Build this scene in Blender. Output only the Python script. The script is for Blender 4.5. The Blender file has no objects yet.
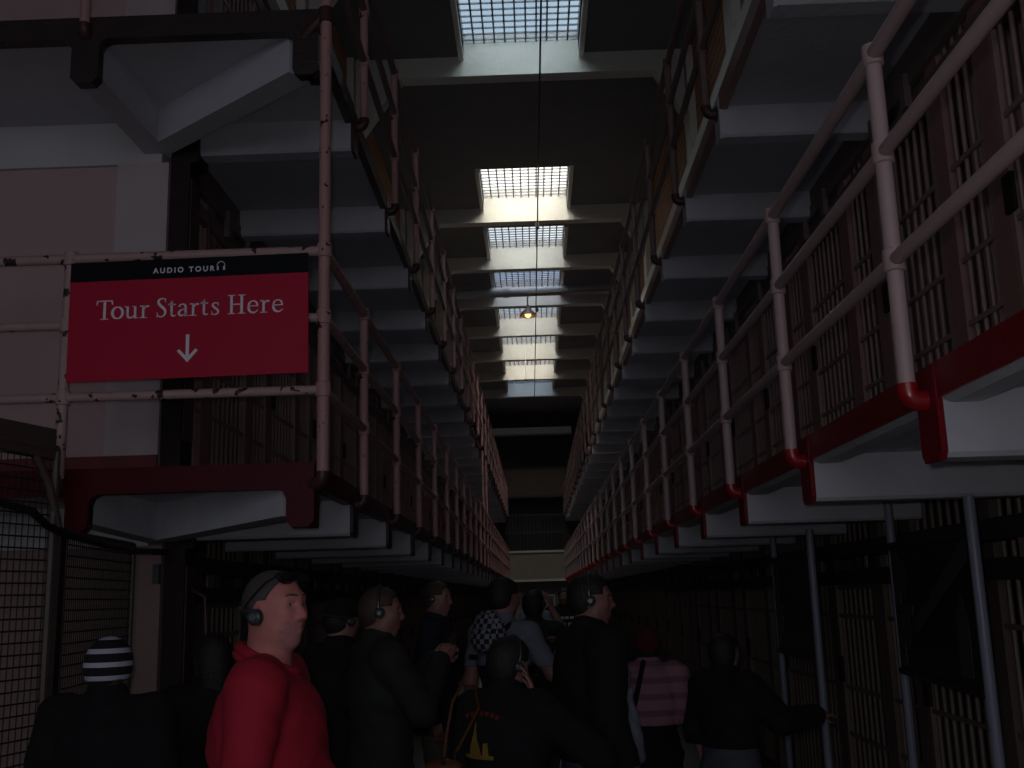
import bpy, math, random
import numpy as np
from mathutils import Vector, Matrix

rnd = random.Random(7)
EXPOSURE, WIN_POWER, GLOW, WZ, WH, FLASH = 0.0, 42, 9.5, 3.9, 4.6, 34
PI = math.pi
scn = bpy.context.scene
COL = scn.collection

# ------------------------------------------------------------------ materials
def node(nt, t, **kw):
    n = nt.nodes.new(t)
    for k, v in kw.items():
        setattr(n, k, v)
    return n

def mat(name, col, rough=.6, vary=.12, vscale=6, bump=.0, bscale=30, metal=0, spec=.4,
        chips=None, chip_scale=14, chip_at=.66, stripes=None, coat=0):
    m = bpy.data.materials.new(name)
    m.use_nodes = True
    nt = m.node_tree
    b = nt.nodes['Principled BSDF']
    b.inputs['Roughness'].default_value = rough
    b.inputs['Metallic'].default_value = metal
    b.inputs['Specular IOR Level'].default_value = spec
    b.inputs['Coat Weight'].default_value = coat
    tc = node(nt, 'ShaderNodeTexCoord')
    nz = node(nt, 'ShaderNodeTexNoise')
    nz.inputs['Scale'].default_value = vscale
    nz.inputs['Detail'].default_value = 6
    nt.links.new(tc.outputs['Object'], nz.inputs['Vector'])
    mx = node(nt, 'ShaderNodeMix', data_type='RGBA')
    mx.inputs[6].default_value = (*[c * (1 - vary) for c in col], 1)
    mx.inputs[7].default_value = (*[min(1, c * (1 + vary)) for c in col], 1)
    nt.links.new(nz.outputs['Fac'], mx.inputs[0])
    out = mx.outputs[2]
    if stripes:                                   # (axis, scale, colour, threshold)
        ax, sc, c2, th = stripes[:4]; ph = stripes[4] if len(stripes) > 4 else 0
        sp = node(nt, 'ShaderNodeSeparateXYZ')
        nt.links.new(tc.outputs['Object'], sp.inputs[0])
        mu = node(nt, 'ShaderNodeMath', operation='MULTIPLY_ADD')
        nt.links.new(sp.outputs[ax], mu.inputs[0]); mu.inputs[1].default_value = sc; mu.inputs[2].default_value = ph
        fr = node(nt, 'ShaderNodeMath', operation='FRACT')
        nt.links.new(mu.outputs[0], fr.inputs[0])
        gt = node(nt, 'ShaderNodeMath', operation='GREATER_THAN')
        nt.links.new(fr.outputs[0], gt.inputs[0]); gt.inputs[1].default_value = th
        m2 = node(nt, 'ShaderNodeMix', data_type='RGBA')
        nt.links.new(gt.outputs[0], m2.inputs[0]); nt.links.new(out, m2.inputs[6])
        m2.inputs[7].default_value = (*c2, 1)
        out = m2.outputs[2]
    if chips:
        cz = node(nt, 'ShaderNodeTexNoise')
        cz.inputs['Scale'].default_value = chip_scale
        cz.inputs['Detail'].default_value = 3
        nt.links.new(tc.outputs['Object'], cz.inputs['Vector'])
        gt = node(nt, 'ShaderNodeMath', operation='GREATER_THAN')
        nt.links.new(cz.outputs['Fac'], gt.inputs[0]); gt.inputs[1].default_value = chip_at
        m3 = node(nt, 'ShaderNodeMix', data_type='RGBA')
        nt.links.new(gt.outputs[0], m3.inputs[0]); nt.links.new(out, m3.inputs[6])
        m3.inputs[7].default_value = (*chips, 1)
        out = m3.outputs[2]
    nt.links.new(out, b.inputs['Base Color'])
    if bump:
        bz = node(nt, 'ShaderNodeTexNoise')
        bz.inputs['Scale'].default_value = bscale
        bz.inputs['Detail'].default_value = 5
        nt.links.new(tc.outputs['Object'], bz.inputs['Vector'])
        bp = node(nt, 'ShaderNodeBump')
        bp.inputs['Strength'].default_value = bump
        bp.inputs['Distance'].default_value = .02
        nt.links.new(bz.outputs['Fac'], bp.inputs['Height'])
        nt.links.new(bp.outputs['Normal'], b.inputs['Normal'])
    return m

def emit(name, col, s):
    m = bpy.data.materials.new(name); m.use_nodes = True
    nt = m.node_tree; nt.nodes.clear()
    e = node(nt, 'ShaderNodeEmission'); e.inputs[0].default_value = (*col, 1); e.inputs[1].default_value = s
    o = node(nt, 'ShaderNodeOutputMaterial'); nt.links.new(e.outputs[0], o.inputs[0])
    return m

def glass(name, tint):
    m = bpy.data.materials.new(name); m.use_nodes = True
    nt = m.node_tree; nt.nodes.clear()
    t = node(nt, 'ShaderNodeBsdfTransparent'); t.inputs[0].default_value = (*tint, 1)
    g = node(nt, 'ShaderNodeBsdfGlossy'); g.inputs['Roughness'].default_value = .05
    x = node(nt, 'ShaderNodeMixShader'); x.inputs[0].default_value = .05
    o = node(nt, 'ShaderNodeOutputMaterial')
    nt.links.new(t.outputs[0], x.inputs[1]); nt.links.new(g.outputs[0], x.inputs[2])
    nt.links.new(x.outputs[0], o.inputs[0])
    return m

M = {}
M['concrete'] = mat('painted concrete', (.53, .53, .57), .75, .14, 4, .25, 18)
M['ceiling'] = mat('ceiling paint', (.18, .175, .175), .8, .15, 3, .2, 12)
M['beam'] = mat('beam paint', (.60, .575, .515), .8, .1, 3, .15, 14)
M['pinkwall'] = mat('pale pink wall paint', (.50, .345, .355), .75, .1, 3, .15, 25)
M['whitewall'] = mat('white wall paint', (.56, .53, .54), .75, .1, 3, .15, 25)
M['baseboard'] = mat('dark red baseboard paint', (.16, .025, .03), .5, .3, 9)
M['rail'] = mat('pink rail paint', (.46, .25, .245), .45, .12, 8, .15, 60, chips=(.02, .02, .02), chip_scale=22, chip_at=.665)
M['raildim'] = mat('shade-darkened rail paint', (.20, .13, .12), .5, .12, 8, .1, 60)  # silhouette shade of the upper rails is put into this colour
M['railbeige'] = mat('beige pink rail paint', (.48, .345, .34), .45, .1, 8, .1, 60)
M['endrail'] = mat('chipped beige rail paint', (.46, .30, .285), .5, .15, 10, .2, 60, chips=(.03, .025, .02), chip_scale=17, chip_at=.60)
M['red'] = mat('bright red enamel', (.32, .008, .014), .25, .2, 9, .1, 40, spec=.6)
M['redface'] = mat('dark red enamel face', (.20, .006, .012), .35, .2, 9, .1, 40, spec=.3)
M['darkred'] = mat('dark red enamel', (.075, .004, .009), .45, .25, 7, .06, 40, spec=.15, chips=(.30, .28, .30), chip_scale=8, chip_at=.735)
M['greenred'] = mat('worn dark green and red enamel', (.035, .022, .022), .4, .5, 5, .2, 40, chips=(.25, .27, .26), chip_scale=9, chip_at=.73)
M['brownred'] = mat('dark brown enamel', (.06, .025, .025), .45, .3, 7, .15, 40)
M['bars'] = mat('cell bar paint', (.36, .235, .22), .5, .15, 9)
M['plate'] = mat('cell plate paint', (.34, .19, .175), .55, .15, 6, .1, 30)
M['barsgnd'] = mat('shaded cream cell bar paint', (.20, .15, .12), .5, .15, 9)  # cream, darkened to carry the shade at ground level
M['plategnd'] = mat('shaded cell plate paint', (.15, .10, .085), .55, .15, 6, .1, 30)  # plate colour with the ground level's shade mixed in
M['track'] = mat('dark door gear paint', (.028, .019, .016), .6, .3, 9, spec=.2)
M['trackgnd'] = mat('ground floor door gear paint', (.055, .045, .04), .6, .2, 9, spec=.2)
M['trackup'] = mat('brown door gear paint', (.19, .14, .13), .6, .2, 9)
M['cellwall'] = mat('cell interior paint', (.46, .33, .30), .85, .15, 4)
M['cellgnd'] = mat('shaded ground floor cell paint', (.11, .085, .07), .85, .15, 4)  # cell interior tone, ground floor dimness painted into it
M['floor'] = mat('polished dark floor', (.16, .145, .13), .35, .2, 3, .05, 20)
M['brick'] = mat('orange brown boards', (.46, .215, .115), .7, .25, 5, .2, 20, stripes=(2, 7.5, (.05, .03, .02), .86))
M['cream'] = mat('cream pilaster paint', (.78, .75, .66), .7, .1, 4, .15, 20)
M['pipe'] = mat('grey pipe paint', (.36, .37, .39), .5, .15, 6)
M['steel'] = mat('pale steel paint', (.85, .85, .85), .4, .1, 6)
M['pole'] = mat('blue grey pole paint', (.26, .27, .345), .35, .08, 6)
M['black'] = mat('black enamel', (.012, .012, .013), .4, .3, 9)
M['wire'] = mat('fence wire', (.03, .024, .022), .5, .3, 9)
M['fenceframe'] = mat('fence frame paint', (.085, .062, .05), .5, .25, 9)
M['column'] = mat('tan column paint', (.29, .205, .175), .7, .1, 4, .15, 25)
M['signred'] = mat('sign red', (.50, .016, .050), .45, .05, 4, spec=.15)
M['signblack'] = mat('sign black', (.008, .009, .014), .45, .05, 4, spec=.08)
M['signwhite'] = mat('sign lettering', (.88, .82, .92), .5, .03, 4)
M['window'] = mat('window bar paint', (.08, .08, .085), .5, .2, 5)
M['shade'] = mat('brown lamp enamel', (.24, .14, .08), .35, .15, 6)
M['bulb'] = emit('warm bulb', (1.0, .66, .25), 2.2)
M['skin'] = mat('skin', (.27, .135, .11), .5, .06, 20, .08, 90)
M['skindim'] = mat('darker skin', (.24, .11, .09), .5, .06, 20, .08, 90)  # a little darker than the base skin tone
M['skinpink'] = mat('ruddy skin', (.47, .165, .148), .5, .10, 16, .12, 90)
M['stubble'] = mat('grey stubble', (.36, .155, .145), .65, .3, 110)
M['lip'] = mat('lips', (.42, .14, .14), .45, .08, 20)
M['eyewhite'] = mat('eye white', (.34, .29, .28), .3, .03, 20)
M['iris'] = mat('dark iris', (.05, .05, .06), .2, .1, 20)
M['hairgrey'] = mat('cropped grey hair', (.065, .055, .055), .7, .25, 90, .4, 160)
M['hairdark'] = mat('dark hair', (.018, .014, .013), .55, .3, 40, .4, 120)
M['hairbrown'] = mat('brown hair', (.055, .035, .024), .55, .3, 40, .4, 120)
M['redshirt'] = mat('red knit shirt', (.34, .009, .026), .85, .1, 12, .15, 120)
M['blackcloth'] = mat('black cloth', (.006, .006, .0075), .9, .3, 10, .15, 60)
M['darkgrey'] = mat('dark olive grey knit', (.019, .020, .0195), .9, .2, 12, .3, 80)
M['navy'] = mat('navy cloth', (.012, .016, .03), .9, .2, 10, .15, 60)
M['jeans'] = mat('blue jeans', (.07, .085, .12), .85, .2, 14, .15, 90)
M['greyjeans'] = mat('pale grey jeans', (.065, .072, .088), .85, .2, 14, .15, 90)
M['khaki'] = mat('khaki cloth', (.10, .09, .07), .85, .2, 14, .15, 90)
M['whiteshirt'] = mat('pale grey shirt', (.17, .18, .22), .85, .1, 12, .15, 90)
M['pinkstripe'] = mat('pink striped knit', (.34, .165, .21), .85, .1, 12, .2, 90, stripes=(2, 11, (.22, .095, .13), .62))
M['redhat'] = mat('dark red knit', (.075, .005, .010), .9, .15, 12, .3, 90)
M['beanie'] = mat('black and white striped knit', (.012, .012, .016), .9, .1, 12, .3, 120, stripes=(2, 20.0, (.50, .50, .62), .64, .53))
M['plastic'] = mat('dark headset plastic', (.03, .035, .04), .3, .1, 9, spec=.6)
M['headset'] = mat('grey headset cap', (.08, .10, .11), .4, .1, 9, spec=.6)
M['lens'] = mat('black sunglass lens', (.006, .006, .008), .08, .0, 9, spec=.8, coat=.6)
M['leather'] = mat('tan leather', (.10, .037, .012), .35, .2, 9, .2, 60)
M['yellow'] = mat('yellow print', (.22, .14, .02), .8, .2, 30)
M['redprint'] = mat('dull red print', (.12, .02, .015), .8, .2, 30)
M['bag'] = mat('white plastic bag', (.24, .25, .30), .5, .08, 10, .2, 40)
M['printwhite'] = mat('white print', (.42, .42, .42), .8, .1, 30)
M['photogrey'] = mat('grey photo print', (.055, .055, .06), .35, .3, 8)
M['photodark'] = mat('dark photo print', (.010, .010, .011), .3, .3, 8)
M['sole'] = mat('shoe black', (.015, .013, .012), .6, .2, 20)
# black and pale checked cloth
m = mat('checked cloth', (.02, .02, .025), .85, .1, 12)
_nt = m.node_tree
_ck = node(_nt, 'ShaderNodeTexChecker'); _ck.inputs['Scale'].default_value = 34
_ck.inputs[1].default_value = (.015, .015, .02, 1); _ck.inputs[2].default_value = (.22, .22, .27, 1)
_tc = node(_nt, 'ShaderNodeTexCoord'); _nt.links.new(_tc.outputs['Object'], _ck.inputs[0])
_nt.links.new(_ck.outputs[0], _nt.nodes['Principled BSDF'].inputs['Base Color'])
M['check'] = m

# ------------------------------------------------------------------ mesh helpers
class MB:
    def __init__(s): s.v = []; s.f = []; s.mi = []
    def add(s, vs, fs, mi=0):
        o = len(s.v); s.v += [tuple(v) for v in vs]
        s.f += [tuple(i + o for i in f) for f in fs]; s.mi += [mi] * len(fs)
        return s
    def box(s, a, b, mi=0):
        x0, x1 = sorted((a[0], b[0])); y0, y1 = sorted((a[1], b[1])); z0, z1 = sorted((a[2], b[2]))
        v = [(x0,y0,z0),(x1,y0,z0),(x1,y1,z0),(x0,y1,z0),(x0,y0,z1),(x1,y0,z1),(x1,y1,z1),(x0,y1,z1)]
        return s.add(v, [(0,3,2,1),(4,5,6,7),(0,1,5,4),(1,2,6,5),(2,3,7,6),(3,0,4,7)], mi)
    def hexa(s, bot, top, mi=0):
        return s.add(list(bot) + list(top), [(3,2,1,0),(4,5,6,7),(0,1,5,4),(1,2,6,5),(2,3,7,6),(3,0,4,7)], mi)
    def beam(s, a, b, w, z0a, z0b, z1, mi=0):
        """bar from a to b in plan, width w, bottom z0a..z0b, top z1"""
        a = Vector((a[0], a[1])); b = Vector((b[0], b[1])); d = (b - a).normalized(); n = Vector((-d.y, d.x)) * (w / 2)
        p = [a - n, b - n, b + n, a + n]; zb = [z0a, z0b, z0b, z0a]
        return s.hexa([(q.x, q.y, z) for q, z in zip(p, zb)], [(q.x, q.y, z1) for q in p], mi)
    def tube(s, pts, r, n=10, mi=0, cap=True):
        pts = [Vector(p) for p in pts]
        if not isinstance(r, (list, tuple)): r = [r] * len(pts)
        rings = []; ref = None
        for i, p in enumerate(pts):
            if i == 0: d = pts[1] - p
            elif i == len(pts) - 1: d = p - pts[i - 1]
            else: d = (pts[i + 1] - p).normalized() + (p - pts[i - 1]).normalized()
            d.normalize()
            if ref is None:
                ref = Vector((0, 0, 1)) if abs(d.z) < .9 else Vector((1, 0, 0))
            u = d.cross(ref)
            if u.length < 1e-4: u = d.cross(Vector((.3, 1, .2)))
            u.normalize(); w = d.cross(u).normalized(); ref = u.cross(d)
            rings.append([p + u * (math.cos(2*PI*k/n) * r[i]) + w * (math.sin(2*PI*k/n) * r[i]) for k in range(n)])
        vs = [v for g in rings for v in g]; fs = []
        for i in range(len(pts) - 1):
            for k in range(n):
                a = i*n + k; b = i*n + (k+1) % n
                fs.append((a, b, b + n, a + n))
        if cap:
            fs.append(tuple(range(n - 1, -1, -1))); fs.append(tuple((len(pts)-1)*n + k for k in range(n)))
        return s.add(vs, fs, mi)
    def ball(s, c, r, n=10, mi=0, sc=(1,1,1)):
        vs = [(c[0], c[1], c[2] - r*sc[2])]; fs = []; R = max(4, n // 2)
        for i in range(1, R):
            t = PI * i / R
            for k in range(n):
                a = 2*PI*k/n
                vs.append((c[0] + r*sc[0]*math.sin(t)*math.cos(a), c[1] + r*sc[1]*math.sin(t)*math.sin(a), c[2] - r*sc[2]*math.cos(t)))
        vs.append((c[0], c[1], c[2] + r*sc[2]))
        for k in range(n):
            fs.append((0, 1 + (k+1) % n, 1 + k)); fs.append((len(vs)-1, len(vs)-1-n+k, len(vs)-1-n+(k+1) % n))
        for i in range(R - 2):
            for k in range(n):
                a = 1 + i*n + k; b = 1 + i*n + (k+1) % n
                fs.append((a, b, b + n, a + n))
        return s.add(vs, fs, mi)
    def lathe(s, prof, c, n=20, mi=0):
        vs = []; fs = []
        for (r, z) in prof:
            for k in range(n):
                a = 2*PI*k/n; vs.append((c[0] + r*math.cos(a), c[1] + r*math.sin(a), c[2] + z))
        for i in range(len(prof) - 1):
            for k in range(n):
                a = i*n + k; b = i*n + (k+1) % n
                fs.append((a, b, b+n, a+n))
        return s.add(vs, fs, mi)
    def prism(s, poly, o, ux, uy, un, t, mi=0):
        """extrude a 2-D polygon: o + x*ux + y*uy, thickness t along un"""
        o = Vector(o); ux = Vector(ux); uy = Vector(uy); un = Vector(un)
        n = len(poly)
        vs = [o + ux*x + uy*y for x, y in poly] + [o + ux*x + uy*y + un*t for x, y in poly]
        fs = [tuple(range(n)), tuple(range(2*n-1, n-1, -1))] + [(i, i+n, (i+1) % n + n, (i+1) % n) for i in range(n)]
        return s.add(vs, fs, mi)
    def mesh(s, name, mats, smooth=None):
        me = bpy.data.meshes.new(name); me.from_pydata(s.v, [], s.f); me.update()
        if not isinstance(mats, (list, tuple)): mats = [mats]
        for m in mats: me.materials.append(m)
        if len(mats) > 1: me.polygons.foreach_set('material_index', s.mi)
        if smooth:
            me.polygons.foreach_set('use_smooth', [True] * len(me.polygons))
            me.set_sharp_from_angle(angle=math.radians(smooth))
        return me
    def build(s, name, mats, parent=None, smooth=40):
        return link(name, s.mesh(name, mats, smooth), parent)

def link(name, data, parent=None):
    o = bpy.data.objects.new(name, data); COL.objects.link(o)
    if parent: o.parent = parent
    return o

def tag(o, label=None, cat=None, group=None, kind=None):
    if label: o['label'] = label
    if cat: o['category'] = cat
    if group: o['group'] = group
    if kind: o['kind'] = kind
    return o

def thing(name, label, cat, loc=(0, 0, 0), rz=0, group=None):
    o = link(name, None); o.location = loc; o.rotation_euler = (0, 0, rz)
    return tag(o, label, cat, group)

def struct(name, mb, m, parent=None, smooth=None):
    o = mb.build(name, m, parent, smooth)
    if not parent: o['kind'] = 'structure'
    return o

def copy_tree(o, parent=None):
    c = o.copy(); COL.objects.link(c); c.parent = parent
    for ch in list(o.children): copy_tree(ch, c)
    return c

# ------------------------------------------------------------------ dimensions (metres, camera at the origin of the plan)
G = lambda i: 6.21 + 1.5 * i                    # gallery posts stand every 1.5 m
XL, XR = -1.005, 1.1725                         # post lines
EL, ER = -1.09, 1.26                            # slab edges
WL, WR = -2.25, 2.25                            # cell block faces
YEND = 42.0
Z2, Z3, ZTOP, ZC = 2.32, 4.73, 7.2, 8.95        # gallery floors, cell block top, ceiling
BLY = 6.1                                       # near end of left block
RY0 = -1.2                                      # near end of right block

# ------------------------------------------------------------------ room shell
struct('floor', MB().box((-8, -9, -.2), (8, 43, 0)), M['floor'])
b = MB(); BEAMS = [1.3, 4.3, 7.3, 10.3, 13.3, 19.05, 22.0, 25.0, 28.0, 31.0, 34.0, 37.0]
SKY = [(y - 1.95, y + .0) for y in BEAMS if y > 9] + [(37.25, 38.3)]  # last opening is added out of sight to light the far end
SX0, SX1 = -.76, .82
ys = [-9]
for a, c in SKY: ys += [a, c]
ys.append(43)
for i in range(0, len(ys), 2):
    b.box((-8, ys[i], ZC), (8, ys[i+1], 9.35))
for a, c in SKY:
    b.box((-8, a, ZC), (SX0, c, 9.35)); b.box((SX1, a, ZC), (8, c, 9.35))
struct('ceiling', b, M['ceiling'])
for y in BEAMS:
    b = MB()
    p = [(WL, 7.75), (-1.62, 8.66), (1.85, 8.66), (WR, 7.95), (WR, 9.14), (WL, 9.14)]
    b.prism(p, (0, y - .1, 0), (1, 0, 0), (0, 0, 1), (0, 1, 0), .22)
    struct('ceiling_beam', b, M['beam'])
GT = [(.50, .56, .60), (.50, .56, .60), (1.0, .99, .95), (.70, .72, .73), (.52, .55, .60), (.66, .67, .67), (.72, .72, .70), (.76, .75, .72), (.36, .41, .47), (1, 1, 1)]
for n, (a, c) in enumerate(SKY):
    b = MB()
    for k in range(1, 11):
        x = SX0 + (SX1 - SX0) * k / 11
        b.box((x - .011, a, 9.15), (x + .011, c, 9.19))
    for k in range(1, 13):
        y = a + (c - a) * k / 13
        b.box((SX0, y - .009, 9.16), (SX1, y + .009, 9.18))
    w = struct('window_%d' % (n + 1), b, M['window'])
    gm = glass('skylight glass %d' % n, GT[min(n, len(GT)-1)])
    q = MB().box((SX0, a, 9.20), (SX1, c, 9.206)); q.build('pane', gm, w, None)
    fb = MB()
    fb.box((SX0 - .07, a - .05, 8.89), (SX0 + .0, c - .1, 9.16)); fb.box((SX1 - .0, a - .05, 8.89), (SX1 + .07, c - .1, 9.16))
    fb.build('window_frame', M['cream'], w, None)

def clerestory(x, s, y0):
    b = MB()
    b.box((x, y0, ZTOP), (x + s*.25, YEND, ZC))
    return b
struct('wall_right_upper', clerestory(2.36, 1, RY0), M['brick'])
struct('wall_left_upper', clerestory(-2.36, -1, BLY), M['brick'])
n_t = 1
for y in BEAMS:
    for (xa, xb, ok) in ((WR + .02, WR + .13, True), (WL - .13, WL - .02, y > 6.5)):
        if ok:
            struct('trim_%d' % n_t, MB().box((xa, y - .2, ZTOP), (xb, y + .25, ZC)), M['cream']); n_t += 1
struct('trim_%d' % n_t, MB().box((WR - .05, RY0, 7.05), (WR + .4, YEND, 7.24)), M['cream']); n_t += 1
struct('trim_%d' % n_t, MB().box((WL - .4, BLY, 7.05), (WL + .05, YEND, 7.24)), M['cream']); n_t += 1

# cell block bodies: slabs, partitions and back walls behind the bars
def block(name, xf, s, y0, pitch0, ncell):
    b = MB()
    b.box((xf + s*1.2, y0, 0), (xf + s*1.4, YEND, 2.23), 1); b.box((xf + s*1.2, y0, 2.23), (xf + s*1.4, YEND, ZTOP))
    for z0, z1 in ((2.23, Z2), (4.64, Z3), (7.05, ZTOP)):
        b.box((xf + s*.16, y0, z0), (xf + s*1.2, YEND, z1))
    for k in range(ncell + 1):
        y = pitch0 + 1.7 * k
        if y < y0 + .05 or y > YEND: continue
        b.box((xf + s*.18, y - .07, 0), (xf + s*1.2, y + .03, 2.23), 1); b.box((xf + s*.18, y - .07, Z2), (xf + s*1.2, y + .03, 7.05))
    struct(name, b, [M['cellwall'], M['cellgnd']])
NR, NL = 25, 21
YR0, YL0 = 5.33 - 1.7*3, BLY + .22
block('wall_right', WR, 1, RY0, YR0, NR)
block('wall_left', WL, -1, BLY + .25, YL0, NL)
struct('wall_right_end', MB().box((WR, RY0 - .15, 0), (6, RY0, ZC)).box((WR, RY0, 0), (WR + .12, YR0, 7.05)), M['pinkwall'])
# end wall of the left block, facing the camera
b = MB()
b.box((-7, BLY, 0), (-2.5, BLY + .25, 2.0), 2); b.box((-7, BLY, 2.0), (-2.25, BLY + .25, Z2), 1)
b.box((-2.5, BLY - .05, 0), (-2.15, BLY + .25, 2.0), 2)
for zf, zu in ((Z2, 4.645), (Z3, 7.05)):
    b.box((-7, BLY, zf), (-2.52, BLY + .25, zu - .28), 0)
    b.box((-2.52, BLY - .04, zf), (WL + .05, BLY + .25, zu - .28), 3)
    b.box((-7, BLY - .03, zu - .28), (WL, BLY + .25, zu), 1)
b.box((-7, BLY, 7.05), (WL, BLY + .25, ZC), 1)
struct('wall_left_end', b, [M['pinkwall'], M['whitewall'], M['column'], mat('pilaster paint', (.53, .44, .45), .75, .1, 3, .15, 25)])
b = MB()
for zf in (Z2, Z3):
    b.box((-7, BLY - .05, zf), (WL + .05, BLY - .03, zf + .21))
struct('baseboard_left', b, M['baseboard'])

# far end wall of the corridor with its two solid gallery fronts
b = MB(); b.box((-8, 42.2, 0), (8, 42.5, 9.4))
struct('wall_end_lower', MB().box((-2.3, 42.1, 0), (2.3, 42.2, 2.15)), mat('end wall lower paint', (.30, .25, .22), .8, .12, 3, .1, 20))
nb = thing('notice_board', 'pale framed notice board on the far end wall, beyond the distant visitors', 'notice board', (.12, 42.08, .9))
MB().box((-.58, -.01, 0), (.58, .015, .70)).build('panel', M['column'], nb, None)
MB().box((-.62, -.03, .70), (.62, .02, .76)).box((-.62, -.03, -.06), (.62, .02, 0)).box((-.62, -.03, 0), (-.58, .02, .70)).box((.58, -.03, 0), (.62, .02, .70)).build('frame', M['steel'], nb, None)
for x0, x1, z0, z1 in ((-.45, -.15, .2, .6), (-.05, .15, .3, .6), (.25, .48, .15, .55)): MB().box((x0, -.016, z0), (x1, -.01, z1)).build('poster', M['whitewall'], nb, None)
struct('wall_end', b, mat('end wall paint', (.07, .06, .055), .8, .15, 3, .1, 20))
for z0, z1, mm in ((2.22, 3.33, 'column'), (5.5, 6.63, 'cellwall')):
    b = MB(); b.box((-1.3, 41.6, z0), (1.3, 41.75, z1), 0); b.box((-1.32, 41.55, z0 - .05), (1.32, 41.8, z0 + .04), 1); b.box((-1.32, 41.55, z1 - .04), (1.32, 41.8, z1 + .04), 1)
    struct('wall_end_gallery_front', b, [mat('gallery front ' + mm, (.36, .30, .235) if mm == 'column' else (.13, .10, .08), .7, .1, 3), M['cream'] if mm == 'column' else M['fenceframe']])
g_ = thing('window_grille', 'tall barred window screen between the two gallery fronts on the far end wall', 'grille', (0, 41.95, 3.4))
b = MB()
for k in range(17): b.tube([(-1.12 + .14*k, 0, 0), (-1.12 + .14*k, 0, 2.1)], .016, 6)
b.build('bars', M['window'], g_)
b = MB()
for z in (0, .7, 1.4, 2.1): b.box((-1.2, -.02, z - .03), (1.2, .02, z + .03))
b.build('frame', M['window'], g_)
# outer hall shell behind the camera, with the daylight windows
b = MB(); b.box((-8.2, -9, 0), (-8, 43, 9.35)); struct('wall_outer_left', b, M['whitewall'])
b = MB(); b.box((8, -9, 0), (8.2, 43, 9.35)); struct('wall_outer_right', b, M['whitewall'])
WINS = [(-4.4, -2.6), (-.9, .9), (2.6, 4.4)]
b = MB(); xs = [-8] + [v for w in WINS for v in w] + [8]
for i in range(0, len(xs), 2): b.box((xs[i], -9.2, 0), (xs[i+1], -9, 9.35))
for a, c in WINS: b.box((a, -9.2, 0), (c, -9, 1.6)); b.box((a, -9.2, 6.2), (c, -9, 9.35))
struct('wall_back', b, M['whitewall'])
for k, (a, c) in enumerate(WINS):
    b = MB()
    for i in range(7):
        x = a + (c - a) * i / 6; b.box((x - .02, -9.14, 1.6), (x + .02, -9.1, 6.2))
    for i in range(9):
        z = 1.6 + 4.6 * i / 8; b.box((a, -9.14, z - .02), (c, -9.1, z + .02))
    w = struct('window_%d' % (20 + k), b, M['window'])
    MB().box((a, -9.16, 1.6), (c, -9.155, 6.2)).build('pane', glass('hall window glass %d' % k, (.10, .11, .13)), w, None)

# ------------------------------------------------------------------ galleries
def fascia_outline(L, zt, zb, tabs, zd, fr=.05):
    """outline along length L: band from zb to zt with downward tabs [(a,b)], depth zd, with filleted inner corners"""
    top = [(0, zt), (L, zt)]; bot = []
    for (a, c) in tabs:
        if a > 0:
            bot += [(a - fr, zb), (a - fr*.3, zb - fr*.3), (a, zb - fr)]
        bot += [(a, zd + .03), (a + .03, zd), (c - .03, zd), (c, zd + .03)]
        if c < L:
            bot += [(c, zb - fr), (c + fr*.3, zb - fr*.3), (c + fr, zb)]
    if tabs[0][0] > 0: bot = [(0, zb)] + bot
    if tabs[-1][1] < L: bot = bot + [(L, zb)]
    return bot + top[::-1]

def side_gallery(name, s, xe, xw, z, y0, fm, bm, posts):
    b = MB()
    b.box((xe, y0, z - .085), (xw, YEND, z))
    o = struct(name, b, M['concrete'])
    for y in posts:
        q = MB()
        # cross beam under the slab, its lower edges bevelled
        xa = xe - s*.014
        q.prism([(-.075, -.085), (-.075, -.275), (-.06, -.29), (.06, -.29), (.075, -.275), (.075, -.085)], (xa, y, z), (0, 1, 0), (0, 0, 1), (s, 0, 0), abs(xw - xa))
        q.build('beam', M['concrete'], o, None)
        q = MB()
        q.prism([(-.08, 0), (-.08, -.26), (-.06, -.285), (.06, -.285), (.08, -.26), (.08, 0)], (xe - s*.034, y, z - .01), (0, 1, 0), (0, 0, 1), (s, 0, 0), .020)
        q.build('bracket', bm, o, None)
    q = MB(); q.box((xe - s*.03, y0, z - .11), (xe + s*.02, YEND, z))
    q.build('fascia', fm, o, None)
    if z > 3 or s < 0: return o
    q = MB(); q.prism([(-.022, -.108), (.012, -.125), (.10, -.125), (.135, -.085), (-.022, -.085)], (xe, y0, z), (s, 0, 0), (0, 0, 1), (0, 1, 0), YEND - y0)
    q.build('lip', M['concrete'], o, None)
    return o

RP = [G(i) for i in range(-4, 24)]
LP = [G(i) for i in range(0, 24)]
side_gallery('floor_gallery_right_lower', 1, ER, WR, Z2, RY0, M['redface'], M['redface'], RP)
side_gallery('floor_gallery_right_upper', 1, ER + .02, WR, Z3, RY0, M['plate'], M['concrete'], RP)
side_gallery('floor_gallery_left_lower', -1, EL, WL, Z2, BLY, M['brownred'], M['brownred'], LP)
side_gallery('floor_gallery_left_upper', -1, EL, WL, Z3, BLY, M['brownred'], M['brownred'], LP)

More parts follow.
